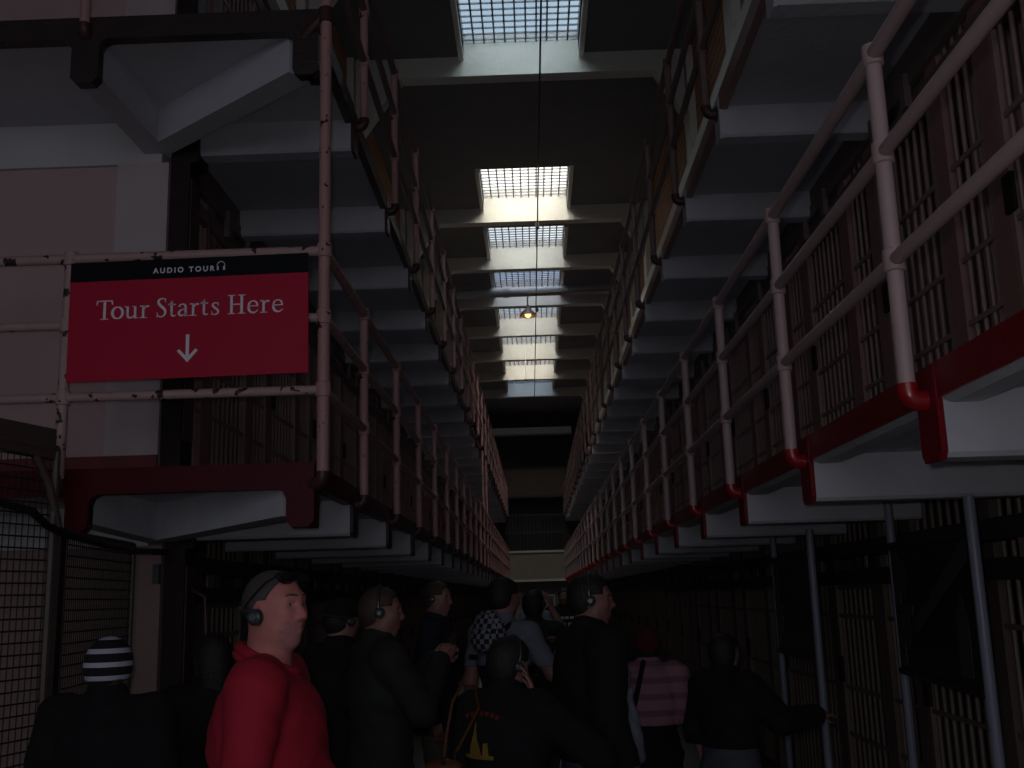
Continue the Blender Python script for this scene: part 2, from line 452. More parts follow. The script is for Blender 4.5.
def end_gallery(name, z, fm, tabdepth, x0=-2.20, tw=.055):
    b = MB(); b.box((-7, 5.06, z - .085), (EL, BLY, z))
    o = struct(name, b, M['concrete'])
    q = MB()
    q.beam((x0 + .02 - (.05 if z > 3 else .0), BLY - .02), (-1.175, 5.135), .15, z - .30, z - tabdepth + .06, z - .085)
    q.build('beam', M['concrete'], o, None)
    for x in (x0, -3.5, -4.8, -6.1):
        q = MB(); q.beam((x, BLY), (x, 5.03), tw*2, z - .30, z - tabdepth + .05, z - .085); q.build('beam', M['concrete'], o, None)
    # fascia along the end, with tabs at each beam, seen from the hall
    L = 7 - 1.05
    tabs = [(1.05 + .00 - .0, 1.05)]
    tabs = []
    for x in (-6.1, -4.8, -3.5, x0): tabs.append((x + 7 - tw, x + 7 + tw))
    tabs.append((L - .135, L))
    q = MB(); q.prism(fascia_outline(L, z, z - .125, tabs, z - tabdepth), (-7, 5.0, 0), (1, 0, 0), (0, 0, 1), (0, 1, 0), .07)
    # return along the corridor to the first cross beam
    q.prism([(0, z), (0, z - tabdepth + .02), (.03, z - tabdepth), (.11, z - tabdepth), (.13, z - .15), (.18, z - .115), (1.1, z - .115), (1.1, z)], (-1.052, 5.012, 0), (0, 1, 0), (0, 0, 1), (-1, 0, 0), .06)
    q.build('fascia', fm, o, None)
    return o
end_gallery('floor_gallery_end_lower', Z2, M['darkred'], .31)
end_gallery('floor_gallery_end_upper', Z3, M['greenred'], .375, -2.285, .072)

# ------------------------------------------------------------------ railings
HR = (.40, .765, 1.11)
def post_mesh(h, s, r=.027, elbow=True):
    b = MB(); b.tube([(0, 0, -.03), (0, 0, h)], r, 12)
    for z in HR:
        b.tube([(0, 0, z - .038), (0, 0, z - .034), (0, 0, z + .034), (0, 0, z + .038)], [r + .001, r + .008, r + .008, r + .001], 12)
    return b
def elbow_mesh(dx, dy):
    b = MB(); L = math.hypot(dx, dy)
    u = Vector((dx, dy, 0)) / L
    pts = [(0, 0, .0), (0, 0, -.02)]
    for a in (20, 45, 70, 90):
        t = math.radians(a); pts.append(tuple(u * (.035 * (1 - math.cos(t))) + Vector((0, 0, -.02 - .035 * math.sin(t)))))
    pts.append(tuple(u * L + Vector((0, 0, -.055))))
    b.tube(pts, [.033] * len(pts), 12)
    e = u * (L - .015) + Vector((0, 0, -.055))
    b.tube([e - u*.012, e + u*.012], .052, 14)
    return b
def railing(label, x, s, z, posts, rm, em, y0, y1, group, tall=()):
    t = thing('railing', label, 'railing', (x, y0, z), 0, group)
    pm = post_mesh(HR[2], s).mesh('post', rm, 40); el = elbow_mesh(s*.085, 0).mesh('elbow', em, 40)
    for y in posts:
        hh = tall[1] if tall and min(abs(y - q) for q in tall[0]) < .2 else 0
        me = post_mesh(hh, s, .025).mesh('post', rm, 40) if hh else pm
        p = link('post', me, t); p.location = (0, y - y0, 0)
        e = link('elbow', el, p)
    for k, h in enumerate(HR):
        b = MB(); b.tube([(0, 0, h), (0, y1 - y0, h)], .0235 if k < 2 else .026, 12)
        n = 0
        b.build(('bottom_rail', 'middle_rail', 'top_rail')[k], rm, t)
    return t
ZB = Z2 - .05
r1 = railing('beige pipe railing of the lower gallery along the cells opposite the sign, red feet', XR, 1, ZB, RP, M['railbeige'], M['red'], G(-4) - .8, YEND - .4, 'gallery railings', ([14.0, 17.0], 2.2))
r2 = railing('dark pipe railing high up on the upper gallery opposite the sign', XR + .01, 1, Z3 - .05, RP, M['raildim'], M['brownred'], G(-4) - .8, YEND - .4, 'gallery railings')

def left_railing(label, z, rm, end_m, em, tall):
    t = thing('railing', label, 'railing', (XL, 4.98, z), 0, 'gallery railings')
    pm = post_mesh(HR[2], -1).mesh('post', rm, 40); el = elbow_mesh(-.085, 0).mesh('elbow', em, 40)
    for y in LP:
        me = pm
        if tall and abs(y - 22) < .9: me = post_mesh(2.3, -1, .025).mesh('post', rm, 40)
        p = link('post', me, t); p.location = (0, y - 4.98, 0); link('elbow', el, p)
    p = link('corner_post', post_mesh(2.45 if tall else HR[2], -1, .03).mesh('corner_post', rm, 40), t)
    link('elbow', elbow_mesh(-.10, .075).mesh('elbow', em, 40), p)
    if tall:
        b = MB(); b.tube([(0, 0, 2.36), (0, 0, 2.44)], .042, 12); b.tube([(0, 0, 2.40), (-.03, .0, 2.385), (-.10, .03, 2.33), (-.13, .05, 2.30)], .03, 12)
        b.build('upper_clamp', em, p)
    em2 = post_mesh(HR[2], -1).mesh('end_post', end_m, 40); el2 = elbow_mesh(0, .06).mesh('elbow', em, 40)
    for x in (-2.285, -3.565, -4.845, -6.125):
        p = link('end_post', em2, t); p.location = (x - XL, 0, 0); link('elbow', el2, p)
    for k, h in enumerate(HR):
        nm = ('bottom_rail', 'middle_rail', 'top_rail')[k]; r = (.0235, .0235, .026)[k]
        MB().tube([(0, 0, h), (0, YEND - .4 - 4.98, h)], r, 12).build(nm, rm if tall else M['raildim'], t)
        MB().tube([(-5.9, 0, h), (0, 0, h)], r, 12).build('end_' + nm, end_m, t)
    return t
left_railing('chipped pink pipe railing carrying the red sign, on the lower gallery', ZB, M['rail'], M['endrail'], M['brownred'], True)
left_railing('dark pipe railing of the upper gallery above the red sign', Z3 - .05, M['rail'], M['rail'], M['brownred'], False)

# ------------------------------------------------------------------ cell fronts
def make_cell(side, h, bar, plate, ground):
    """front in the YZ plane, 1.7 m wide, facing -X (the corridor)"""
    zt = h - .56 if ground else h - .40
    t = link('cell_front', None)
    def bars(b, y0, y1, z0, z1, n):
        for k in range(n):
            y = y0 + (y1 - y0) * (k + .5) / n
            b.tube([(0, y, z0), (0, y, z1)], .0125, 6)
    d = MB(); bars(d, .03, .93, 0, zt, 8)
    for z in (.02, .62, .95, 1.45, zt - .02): d.box((-.022, 0, z - .013), (-.010, .95, z + .013))
    d.box((-.03, 0, 0), (.012, .04, zt)); d.box((-.03, .91, 0), (.012, .95, zt))
    dr = d.build('door', bar, t)
    k_ = MB(); k_.box((-.05, .86, .98), (-.03, .95, 1.16)); k_.build('lock_box', M['track'], dr, None)
    g = MB(); bars(g, 1.12, 1.54, 0, h - .30 if ground else h - .16, 4)
    for z in (.02, .62, .95, 1.45): g.box((-.022, 1.12, z - .013), (-.010, 1.54, z + .013))
    if ground: bars(g, 0, .95, h - .30, h, 8); bars(g, 1.12, 1.54, h - .3, h, 4)
    g.build('grille', bar, t)
    p = MB(); p.box((-.03, .95, 0), (.03, 1.12, h)); p.box((-.03, 1.54, 0), (.03, 1.70, h)); p.build('jamb_plate', plate, t, None)
    k = MB(); u_ = .0 if ground else .05
    k.box((-.10 + u_, 0, zt), (-.0, 1.7, zt + .10)); k.box((-.14 + u_*1.6, 0, zt + .18), (-.02, 1.7, zt + .28))
    if not ground: k.box((-.05, 0, zt + .28), (.03, 1.7, h))
    for y in (.2, .75): k.box((-.09, y - .04, zt + .05), (-.05, y + .04, zt + .25))
    k.build('door_track', M['trackgnd'] if ground else M['trackup'], t, None)
    if ground:
        q = MB(); q.box((-.105, .97, zt + .095), (-.095, 1.10, zt + .185)); q.box((-.105, 1.58, zt + .1), (-.095, 1.63, zt + .18)); q.build('number_plate', M['column'], t, None)
    return t
ORD = ['first', 'second', 'third', 'fourth', 'fifth', 'sixth', 'seventh', 'eighth', 'ninth', 'tenth', 'eleventh', 'twelfth', 'thirteenth', 'fourteenth',
       'fifteenth', 'sixteenth', 'seventeenth', 'eighteenth', 'nineteenth', 'twentieth', 'twenty-first', 'twenty-second', 'twenty-third', 'twenty-fourth', 'twenty-fifth']
protos = {}
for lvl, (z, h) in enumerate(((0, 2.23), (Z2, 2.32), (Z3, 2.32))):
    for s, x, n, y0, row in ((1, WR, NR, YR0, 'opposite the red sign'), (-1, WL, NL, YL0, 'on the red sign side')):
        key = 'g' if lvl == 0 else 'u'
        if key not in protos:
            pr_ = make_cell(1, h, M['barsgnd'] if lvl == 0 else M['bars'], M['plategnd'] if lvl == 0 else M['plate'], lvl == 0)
            protos[key] = [pr_, False]
        for k in range(n):
            if y0 + 1.7*k + 1.7 > YEND + .1: break
            if not protos[key][1]: o = protos[key][0]; protos[key][1] = True
            else: o = copy_tree(protos[key][0])
            if s == 1: o.location = (x, y0 + 1.7*k, z); o.rotation_euler = (0, 0, 0)
            else: o.location = (x, y0 + 1.7*(k + 1), z); o.rotation_euler = (0, 0, PI)
            fl = ('ground floor', 'middle tier', 'top tier')[lvl]
            tag(o, 'barred cell front, %s from the near end, %s %s' % (ORD[k], fl, row), 'cell front', 'cell fronts in the %s row %s' % (fl, row))

# dark door-lever cabinets at the near end of the left rows
for zf, lab in ((0, 'dark door-lever cabinet beside the tan column at floor level'), (Z2, 'dark door-lever cabinet at the wall corner behind the red sign'), (Z3, 'dark door-lever cabinet at the wall corner of the top tier')):
    h = 2.2 if zf == 0 else 2.28
    t = thing('lever_cabinet', lab, 'lever cabinet', (-2.15 if zf == 0 else WL + .05, BLY + .0, zf), 0, 'door-lever cabinets')
    b = MB(); b.box((0, 0.0, .0), (.12, .20, h - .02)); b.box((.12, 0.0, h - .22), (.17, .20, h - .03)); b.build('body', M['track'], t, None)
    b = MB(); b.box((.12, .02, .3), (.13, .18, h - .32)); b.build('cover', M['brownred'], t, None)
    b = MB(); b.tube([(.13, .10, 1.75), (.22, .08, 1.70), (.235, .08, 1.45), (.20, .08, 1.25), (.15, .08, 1.1)], .011, 8); b.ball((.15, .08, 1.1), .018, 8); b.build('lever', M['brownred'], t)

# ------------------------------------------------------------------ overhead: cable, pipe, lamp, steel beam
t = thing('ceiling_cable', 'thin dark cable running the length of the corridor under the ceiling beams', 'cable', (0, 0, 8.58))
b = MB(); b.tube([(.34, 4.3, 0), (.285, 11.3, 0), (.175, 35.4, 0), (.165, 36.9, 0)], .013, 8); b.build('conduit', M['black'], t)
for y in (19.05, 25.0): MB().box((.22, y - .08, -.04), (.285, y + .06, .06)).build('clip', M['black'], t, None)
t = thing('ceiling_pipe', 'fat grey pipe crossing the corridor below the fourth skylight', 'pipe', (0, 23.8, 8.70))
MB().tube([(-2.3, 0, -.02), (2.3, 0, .0)], .112, 16).build('pipe', M['pipe'], t)
MB().tube([(-.55, 0, -.005), (-.40, 0, -.004)], .130, 16).build('coupling', M['pipe'], t)
t = thing('gooseneck_lamp', 'lit brown enamel gooseneck lamp hanging over the middle of the corridor', 'lamp', (.02, 23.5, 8.02))
b = MB(); b.tube([(0, 0, .22), (0, 0, .42), (.03, 0, .50), (.10, 0, .54), (.25, 0, .545), (1.2, .0, .56), (2.28, 0, .58)], .018, 8); b.build('arm', M['shade'], t)
b = MB(); b.lathe([(.0, .25), (.045, .25), (.055, .17), (.10, .13), (.17, .06), (.205, .0), (.20, -.005), (.16, .05), (.09, .11), (.0, .14)], (0, 0, 0), 24); b.build('shade', M['shade'], t, 60)
b = MB(); b.ball((0, 0, .03), .075, 14); b.build('bulb', M['bulb'], t)
t = thing('pull_cord', 'short pale pull cord hanging below the sixth skylight', 'cord', (0, 30.6, 8.0))
MB().tube([(-.09, 0, .02), (-.095, 0, .95)], .012, 6).build('cord', M['cream'], t); MB().ball((-.09, 0, 0), .04, 8).build('weight', M['cream'], t)
t = thing('steel_beam', 'pale steel beam bridging the corridor at its far end', 'beam', (0, 41.0, 8.0))
MB().box((-1.6, -.06, .05), (1.6, .06, .17)).box((-1.6, -.02, -.08), (1.6, .02, .05)).build('web', M['steel'], t, None)
MB().tube([(-1.6, -.05, -.12), (1.6, -.05, -.12)], .035, 8).build('pipe', M['pipe'], t)

# ------------------------------------------------------------------ the red sign
sg = thing('sign_board', 'red and black notice board with white lettering hanging on the gallery railing', 'sign', (-2.281, 4.915, 2.731)); sg.rotation_euler = (0, -.0115, 0)
def plate_mesh(x0, x1, z0, z1, t=.012, y=0):
    return MB().box((x0, y, z0), (x1, y + t, z1))
plate_mesh(.035, 1.215, 0, .505).build('panel', M['signred'], sg, None)
plate_mesh(.035, 1.215, .505, .605).build('header_band', M['signblack'], sg, None)

def crom(pts, n=8):
    out = []
    P = [pts[0]] + list(pts) + [pts[-1]]
    for i in range(1, len(P) - 2):
        for k in range(n):
            t = k / n
            out.append(tuple(.5 * ((2*b) + (-a + c)*t + (2*a - 5*b + 4*c - d)*t*t + (-a + 3*b - 3*c + d)*t**3)
                             for a, b, c, d in zip(P[i-1], P[i], P[i+1], P[i+2])))
    out.append(tuple(P[-2]))
    return out
class Letters:
    """serif letters drawn as ribbons of varying width; unit = cap height"""
    def __init__(s, sc, y): s.b = MB(); s.sc = sc; s.y = y; s.ox = 0; s.oz = 0
    def quad(s, pts):
        s.b.prism(pts, (s.ox, s.y, s.oz), (s.sc, 0, 0), (0, 0, s.sc), (0, 1, 0), .002)
    def rect(s, x0, z0, x1, z1): s.quad([(x0, z0), (x1, z0), (x1, z1), (x0, z1)])
    def stroke(s, pts, n=8):
        c = crom(pts, n); L = []; R = []
        for i, (x, z, w) in enumerate(c):
            a = c[max(0, i-1)]; d = c[min(len(c)-1, i+1)]
            dx, dz = d[0] - a[0], d[1] - a[1]; l = math.hypot(dx, dz) or 1
            L.append((x - dz/l*w/2, z + dx/l*w/2)); R.append((x + dz/l*w/2, z - dx/l*w/2))
        for i in range(len(c) - 1): s.quad([L[i], L[i+1], R[i+1], R[i]])
    def T(s):
        s.rect(.02, .945, .86, 1.0); s.rect(.375, .03, .505, .96); s.rect(.24, 0, .64, .04)
        s.quad([(.02, 1), (.02, .76), (.06, .76), (.12, .95)]); s.quad([(.86, 1), (.86, .76), (.82, .76), (.76, .95)])
    def o(s):
        c = [(.34 + .26*math.cos(a), .33 + .30*math.sin(a), .055 + .075*abs(math.cos(a))) for a in [2*PI*k/24 for k in range(25)]]
        s.stroke(c, 2)
    def u(s):
        s.rect(.12, .2, .235, .66); s.rect(.0, .62, .235, .66); s.rect(.50, .04, .615, .66); s.rect(.40, .62, .615, .66); s.rect(.50, 0, .72, .04)
        s.stroke([(.178, .24, .115), (.20, .10, .11), (.30, .04, .08), (.42, .07, .06), (.53, .16, .05)])
    def r(s):
        s.rect(.12, .03, .235, .64); s.rect(0, .60, .235, .655); s.rect(0, 0, .36, .04)
        s.stroke([(.22, .46, .04), (.30, .58, .07), (.38, .615, .09), (.46, .58, .10)])
    def S(s):
        s.stroke([(.47, .80, .04), (.42, .93, .05), (.29, .975, .06), (.15, .92, .09), (.11, .77, .125), (.20, .62, .14), (.36, .47, .14), (.46, .31, .125), (.42, .12, .09), (.27, .02, .06), (.12, .06, .05), (.04, .20, .04)])
        s.rect(.45, .76, .49, .99); s.rect(.03, .0, .07, .25)
    def t(s):
        s.rect(.13, .15, .245, .80); s.rect(.0, .61, .40, .66); s.quad([(.0, .63), (.13, .63), (.245, .84), (.2, .84)])
        s.stroke([(.188, .20, .115), (.20, .09, .11), (.28, .035, .08), (.40, .07, .04)])
    def a(s):
        s.rect(.36, .06, .475, .46); s.stroke([(.08, .50, .10), (.13, .59, .08), (.25, .635, .06), (.38, .58, .10), (.417, .45, .115)])
        s.stroke([(.42, .38, .05), (.22, .34, .06), (.09, .24, .10), (.09, .11, .11), (.20, .035, .08), (.32, .08, .05), (.42, .17, .04)])
        s.rect(.44, .0, .56, .05); s.rect(.36, .0, .5, .12)
    def s_(s):
        s.stroke([(.37, .50, .04), (.33, .60, .05), (.22, .63, .055), (.11, .58, .08), (.09, .49, .10), (.17, .39, .11), (.30, .29, .11), (.37, .18, .10), (.32, .06, .07), (.20, .02, .05), (.08, .05, .045), (.03, .16, .04)])
        s.rect(.35, .46, .39, .64); s.rect(.02, .0, .06, .20)
    def H(s):
        for x in (.14, .66): s.rect(x, .03, x + .13, .97); s.rect(x - .12, 0, x + .25, .04); s.rect(x - .12, .96, x + .25, 1)
        s.rect(.2, .475, .72, .53)
    def e(s):
        s.stroke([(.06 + .0, .36, .10), (.10, .53, .09), (.22, .625, .06), (.35, .635, .055), (.47, .55, .09), (.51, .40, .09)])
        s.rect(.08, .355, .55, .40)
        s.stroke([(.065, .40, .10), (.075, .22, .125), (.16, .08, .11), (.31, .03, .08), (.44, .07, .05), (.54, .17, .035)])
for word in ((('T', .165), ('o', .239), ('u', .305), ('r', .382)), (('S', .463), ('t', .521), ('a', .568), ('r', .628), ('t', .680), ('s_', .733)), (('H', .814), ('e', .912), ('r', .975), ('e', 1.034))):
    L = Letters(.097, -.0022)
    for ch, x in word:
        L.ox, L.oz = x + .004, .308; getattr(L, ch)()
    L.b.build('lettering', M['signwhite'], sg, None)
cu = bpy.data.curves.new('header_lettering', 'FONT'); cu.body = 'AUDIO TOUR'; cu.size = .037; cu.space_character = 1.44; cu.extrude = .001; cu.offset = .0010
cu.materials.append(M['signwhite'])
_t = link('text_outline', cu); bpy.context.view_layer.update()
ho = link('header_lettering', bpy.data.meshes.new_from_object(_t.evaluated_get(bpy.context.evaluated_depsgraph_get())), sg); bpy.data.objects.remove(_t)
ho.location = (.447, -.0012, .534); ho.rotation_euler = (PI/2, 0, 0)
b = MB()
Z0 = .135
b.prism([(-.008, .215), (.008, .215), (.008, .105), (-.008, .105)], (.625, -.0022, 0), (1, 0, 0), (0, 0, 1), (0, 1, 0), .002)
for sx in (-1, 1):
    b.prism([(0, .076), (0, .100), (sx*.040, .143), (sx*.051, .133)], (.625, -.0026, 0), (1, 0, 0), (0, 0, 1), (0, 1, 0), .002)
b.build('arrow', M['signwhite'], sg, None)
b = MB()
pts = [(.783 + .019*math.cos(a), -.0012, .559 + .021*math.sin(a)) for a in [math.radians(-25 + 230*k/16) for k in range(17)]]
b.tube(pts, .0022, 6); b.box((.763, -.0022, .536), (.772, 0, .556)); b.box((.794, -.0022, .536), (.803, 0, .556))
b.build('headphones_symbol', M['signwhite'], sg, None)

# ------------------------------------------------------------------ display boards on poles, under the gallery opposite
def display(label, a, c, pa, pc, story):
    """a, c: plan positions of near and far pole"""
    a = Vector((*a, 0)); c = Vector((*c, 0)); d = (c - a); Ld = d.length; d.normalize(); n = Vector((-d.y, d.x, 0))
    t = thing('display_board', label, 'display board', a, 0, 'display boards on poles')
    for p, r in ((Vector((0, 0, 0)), .0245), (c - a, .0245)):
        b = MB(); b.tube([p, p + Vector((0, 0, 2.03 if p.length < .1 else 2.14))], r, 14)
        b.tube([p, p + Vector((0, 0, .012))], .06, 14); b.build('pole', M['pole'], t)
    def q(b, u0, u1, z0, z1, f0, f1):
        p = [d*u0 + n*f0, d*u1 + n*f0, d*u1 + n*f1, d*u0 + n*f1]
        b.hexa([(v.x, v.y, z0) for v in p], [(v.x, v.y, z1) for v in p]); return b
    b = MB(); q(b, .03, Ld - .03, 1.19, 1.885, -.02, .02); q(b, .0, Ld, 1.85, 1.89, -.028, .03); q(b, .0, Ld, 1.18, 1.21, -.028, .03)
    b.build('panel', M['black'], t, None)
    b = MB()
    u0 = Ld - .40
    q(b, u0 + .22, u0 + .34, 1.23, 1.83, .02, .0225); q(b, u0, u0 + .34, 1.50, 1.55, .02, .0225)
    for zc, nseg in ((1.42, 20), (1.69, 20)):
        o = d*(u0 + .14) + Vector((0, 0, zc)) + n*.0225
        b.prism([(.085*math.cos(2*PI*k/nseg), .105*math.sin(2*PI*k/nseg)) for k in range(nseg)], o, tuple(d), (0, 0, 1), tuple(n), .002)
    if story:
        b.prism([(.05, .55), (.05, .66), (u0 - .05, .28), (u0 - .05, .20)], Vector((0, 0, 1.2)) + n*.0225, tuple(d), (0, 0, 1), tuple(n), .002)
        b.prism([(.12, .05), (.3, .05), (.3, .3), (.2, .42), (.12, .3)], Vector((0, 0, 1.2)) + n*.0225, tuple(d), (0, 0, 1), tuple(n), .002)
    b.build('photo_print', M['photogrey'], t, None)
    return t
display('larger black display board on two blue grey poles beside the near barred cells', (1.895, 4.6), (2.03, 6.05), 0, 0, True)
display('farther black display board on two blue grey poles under the gallery', (1.79, 6.9), (1.865, 8.3), 0, 0, False)

# ------------------------------------------------------------------ wire mesh fence with its frames
def fence_panel(t, a, c, z0, z1, dy, dz, frame=.022):
    a = Vector((*a, 0)); c = Vector((*c, 0)); d = c - a; Ld = d.length; d.normalize()
    b = MB(); n = int(Ld / dy)
    for k in range(1, n):
        p = a + d * (Ld * k / n); b.tube([(p.x, p.y, z0), (p.x, p.y, z1)], .0028, 4)
    n = int((z1 - z0) / dz)
    for k in range(1, n):
        z = z0 + (z1 - z0) * k / n; b.tube([(a.x, a.y, z), (c.x, c.y, z)], .004, 5)
    b.build('wire_mesh', M['wire'], t)
    b = MB()
    for z in (z0, z1): b.tube([(a.x, a.y, z), (c.x, c.y, z)], frame, 8)
    for p in (a, c): b.tube([(p.x, p.y, z0 - .03), (p.x, p.y, z1)], frame, 8)
    b.build('frame', M['fenceframe'], t)
fn = thing('mesh_fence', 'brown wire mesh fence with steel posts in front of the tan wall', 'fence', (0, 0, 0))
fence_panel(fn, (-2.16, 4.8), (-2.29, 5.98), .05, 2.0, .030, .050, .018)
fence_panel(fn, (-2.48, 3.7), (-2.19, 4.74), .05, 2.38, .036, .050, .02)
b = MB(); b.box((-2.20, 4.74, 0), (-2.145, 4.80, 2.02)); b.build('post', M['track'], fn, None)
b = MB(); b.tube([(-2.30, 4.45, 2.40), (-2.235, 4.60, 2.36), (-2.20, 4.70, 2.22), (-2.17, 4.78, 1.98)], .02, 10); b.build('brace', M['fenceframe'], fn)
b = MB(); b.beam((-2.54, 3.5), (-2.20, 4.72), .035, 2.37, 2.33, 2.47); b.build('top_rail', M['fenceframe'], fn, None)
t = thing('hanging_cable', 'thick black cable sagging along the top of the mesh fence', 'cable', (0, 0, 0))
CFOC = 1044.957
_p, _r, _w = .1997, -.0286, .0169
CF = Vector((-math.sin(_w)*math.cos(_p), math.cos(_w)*math.cos(_p), math.sin(_p)))
_R0 = Vector((math.cos(_w), math.sin(_w), 0)); _U0 = _R0.cross(CF)
CR = _R0 * math.cos(_r) + _U0 * math.sin(_r); CU = _U0 * math.cos(_r) - _R0 * math.sin(_r)
MB().tube([(-2.325, 4.200, 2.103), (-2.253, 4.380, 2.108), (-2.172, 4.500, 2.077), (-2.153, 4.600, 2.023), (-2.125, 4.700, 1.993), (-2.075, 5.000, 1.961), (-2.095, 5.500, 1.945), (-2.089, 5.950, 1.957)], .018, 8).build('cable', M['black'], t)
t = thing('wall_box', 'small blue grey switch box high on the tan column', 'switch box', (-2.168, 6.040, 1.838))
MB().box((-.018, -.025, -.055), (.018, .010, .055)).build('box', M['window'], t, None)

# ------------------------------------------------------------------ people: smooth signed-distance figures meshed as one surface
def V3(*a): return np.array(a, float)
class SDF:
    def __init__(s): s.ops = []; s.lo = V3(9, 9, 9); s.hi = -s.lo
    def _grow(s, lo, hi): s.lo = np.minimum(s.lo, lo); s.hi = np.maximum(s.hi, hi)
    def cone(s, a, b, r1, r2, k=.02, sub=False):
        a = np.array(a, float); b = np.array(b, float); r = max(r1, r2)
        lo, hi = np.minimum(a, b) - r, np.maximum(a, b) + r
        if not sub: s._grow(lo, hi)
        d = b - a; l2 = float(d @ d) + 1e-12
        def f(P):
            t = np.clip((P - a) @ d / l2, 0, 1)
            return np.linalg.norm(P - a - t[..., None] * d, axis=-1) - (r1 + (r2 - r1) * t)
        s.ops.append((f, lo, hi, k, sub)); return s
    def ell(s, c, r, k=.02, rot=None, sub=False):
        c = np.array(c, float); r = np.array(r, float); m = r.max()
        if not sub: s._grow(c - m, c + m)
        R = np.eye(3) if rot is None else np.array(rot)
        def f(P):
            q = (P - c) @ R
            k0 = np.linalg.norm(q / r, axis=-1); k1 = np.linalg.norm(q / r**2, axis=-1) + 1e-9
            return k0 * (k0 - 1) / k1
        s.ops.append((f, c - m, c + m, k, sub)); return s
    def mesh(s, res, post=None):
        lo = s.lo - 3*res; n = np.ceil((s.hi + 3*res - lo) / res).astype(int) + 1
        D = np.full(n, 1.0, np.float32)
        ax = [lo[i] + res * np.arange(n[i]) for i in range(3)]
        for f, a, b, k, sub in s.ops:
            pad = k + 3*res
            i0 = np.maximum(((a - pad - lo) / res).astype(int), 0); i1 = np.minimum(((b + pad - lo) / res).astype(int) + 2, n)
            if (i1 <= i0).any(): continue
            sl = tuple(slice(i0[i], i1[i]) for i in range(3))
            P = np.stack(np.meshgrid(*[ax[i][i0[i]:i1[i]] for i in range(3)], indexing='ij'), -1)
            d = f(P); o = D[sl]
            if not sub:
                h = np.clip(.5 + .5 * (o - d) / k, 0, 1); D[sl] = o + (d - o) * h - k * h * (1 - h)
            else:
                h = np.clip(.5 - .5 * (o + d) / k, 0, 1); D[sl] = o + (-d - o) * h + k * h * (1 - h)
        if post is not None:
            P = np.stack(np.meshgrid(*ax, indexing='ij'), -1); D = post(P, D)
        D[0] = D[-1] = 1; D[:, 0] = D[:, -1] = 1; D[:, :, 0] = D[:, :, -1] = 1
        return nets(D, lo, res)
def nets(D, lo, res):
    ins = D < 0
    n = np.array(D.shape)
    acc = np.zeros((*(n - 1), 3)); cnt = np.zeros(n - 1)
    faces_src = []
    for ax in range(3):
        sa = [slice(None)]*3; sb = [slice(None)]*3; sa[ax] = slice(0, -1); sb[ax] = slice(1, None)
        A, B = D[tuple(sa)], D[tuple(sb)]
        idx = np.argwhere((A < 0) != (B < 0))
        a = A[tuple(idx.T)]; b = B[tuple(idx.T)]
        p = idx.astype(float); p[:, ax] += a / (a - b)
        o1, o2 = [i for i in range(3) if i != ax]
        quad = []
        for da, db in ((0, 0), (-1, 0), (-1, -1), (0, -1)):
            c = idx.copy(); c[:, o1] += da; c[:, o2] += db
            quad.append(c)
            ok = ((c >= 0) & (c < n - 1)).all(1)
            np.add.at(acc, tuple(c[ok].T), p[ok]); np.add.at(cnt, tuple(c[ok].T), 1)
        faces_src.append((quad, a < 0, ax))
    used = cnt > 0
    vid = np.full(n - 1, -1); vid[used] = np.arange(used.sum())
    V = acc[used] / cnt[used][:, None] * res + lo
    F = []
    for quad, neg, ax in faces_src:
        q = np.stack([vid[tuple(c.T)] for c in quad], 1)
        flip = neg if ax != 1 else ~neg
        q[~flip] = q[~flip][:, ::-1]
        F.append(q)
    F = np.concatenate(F); F = F[(F >= 0).all(1)]
    return V, F
def np_mesh(name, V, F, mats, mi=None):
    me = bpy.data.meshes.new(name); me.from_pydata(V.tolist(), [], F.tolist()); me.update()
    for m in mats: me.materials.append(m)
    if mi is not None: me.polygons.foreach_set('material_index', mi.astype(np.int32))
    me.polygons.foreach_set('use_smooth', [True] * len(me.polygons))
    return me
def Rz(a): c, s = math.cos(a), math.sin(a); return np.array([[c, -s, 0], [s, c, 0], [0, 0, 1]])
def Ry(a): c, s = math.cos(a), math.sin(a); return np.array([[c, 0, s], [0, 1, 0], [-s, 0, c]])
def unit(v): v = np.array(v, float); return v / (np.linalg.norm(v) + 1e-9)

def hand(S, w, d, nrm, sc=1., curl=.5, side=1, r=.0088):
    """wrist w, direction d, palm normal nrm; four unequal bent fingers and a thumb leaving the side of the palm"""
    d = unit(d); nrm = unit(nrm - d * (nrm @ d)); s_ = np.cross(d, nrm) * side
    w = np.array(w, float)
    for i, (o, l) in enumerate(((.030, .092), (.010, .095), (-.010, .090), (-.028, .080))):
        k = w + d * (l * .95 * sc) + s_ * (o * sc)
        S.cone(w + s_ * (o * .6 * sc), k, .0135*sc, .0115*sc, .012)
        p = k; ang = 0
        for L_, rr in ((.044, r), (.027, r*.94), (.020, r*.85)):
            L_ *= (.96, 1.05, .98, .80)[i]
            ang += curl * (.9 + .12 * i)
            q = p + (d * math.cos(ang) + nrm * math.sin(ang)) * (L_ * sc)
            S.cone(p, q, rr*sc, rr*.93*sc, .003); p = q
    p = w + d * (.028*sc) + s_ * (.026*sc)
    q = p + unit(d * .72 + s_ * .75 + nrm * .25) * (.040*sc); S.cone(p - s_*.012*sc, q, .014*sc, .0105*sc, .010)
    q2 = q + unit(d * .9 + s_ * .25 + nrm * .45) * (.030*sc); S.cone(q, q2, .0102*sc, .0092*sc, .004)
    S.cone(q2, q2 + unit(d * .9 + nrm * .5) * (.018*sc), .0092*sc, .0078*sc, .004)

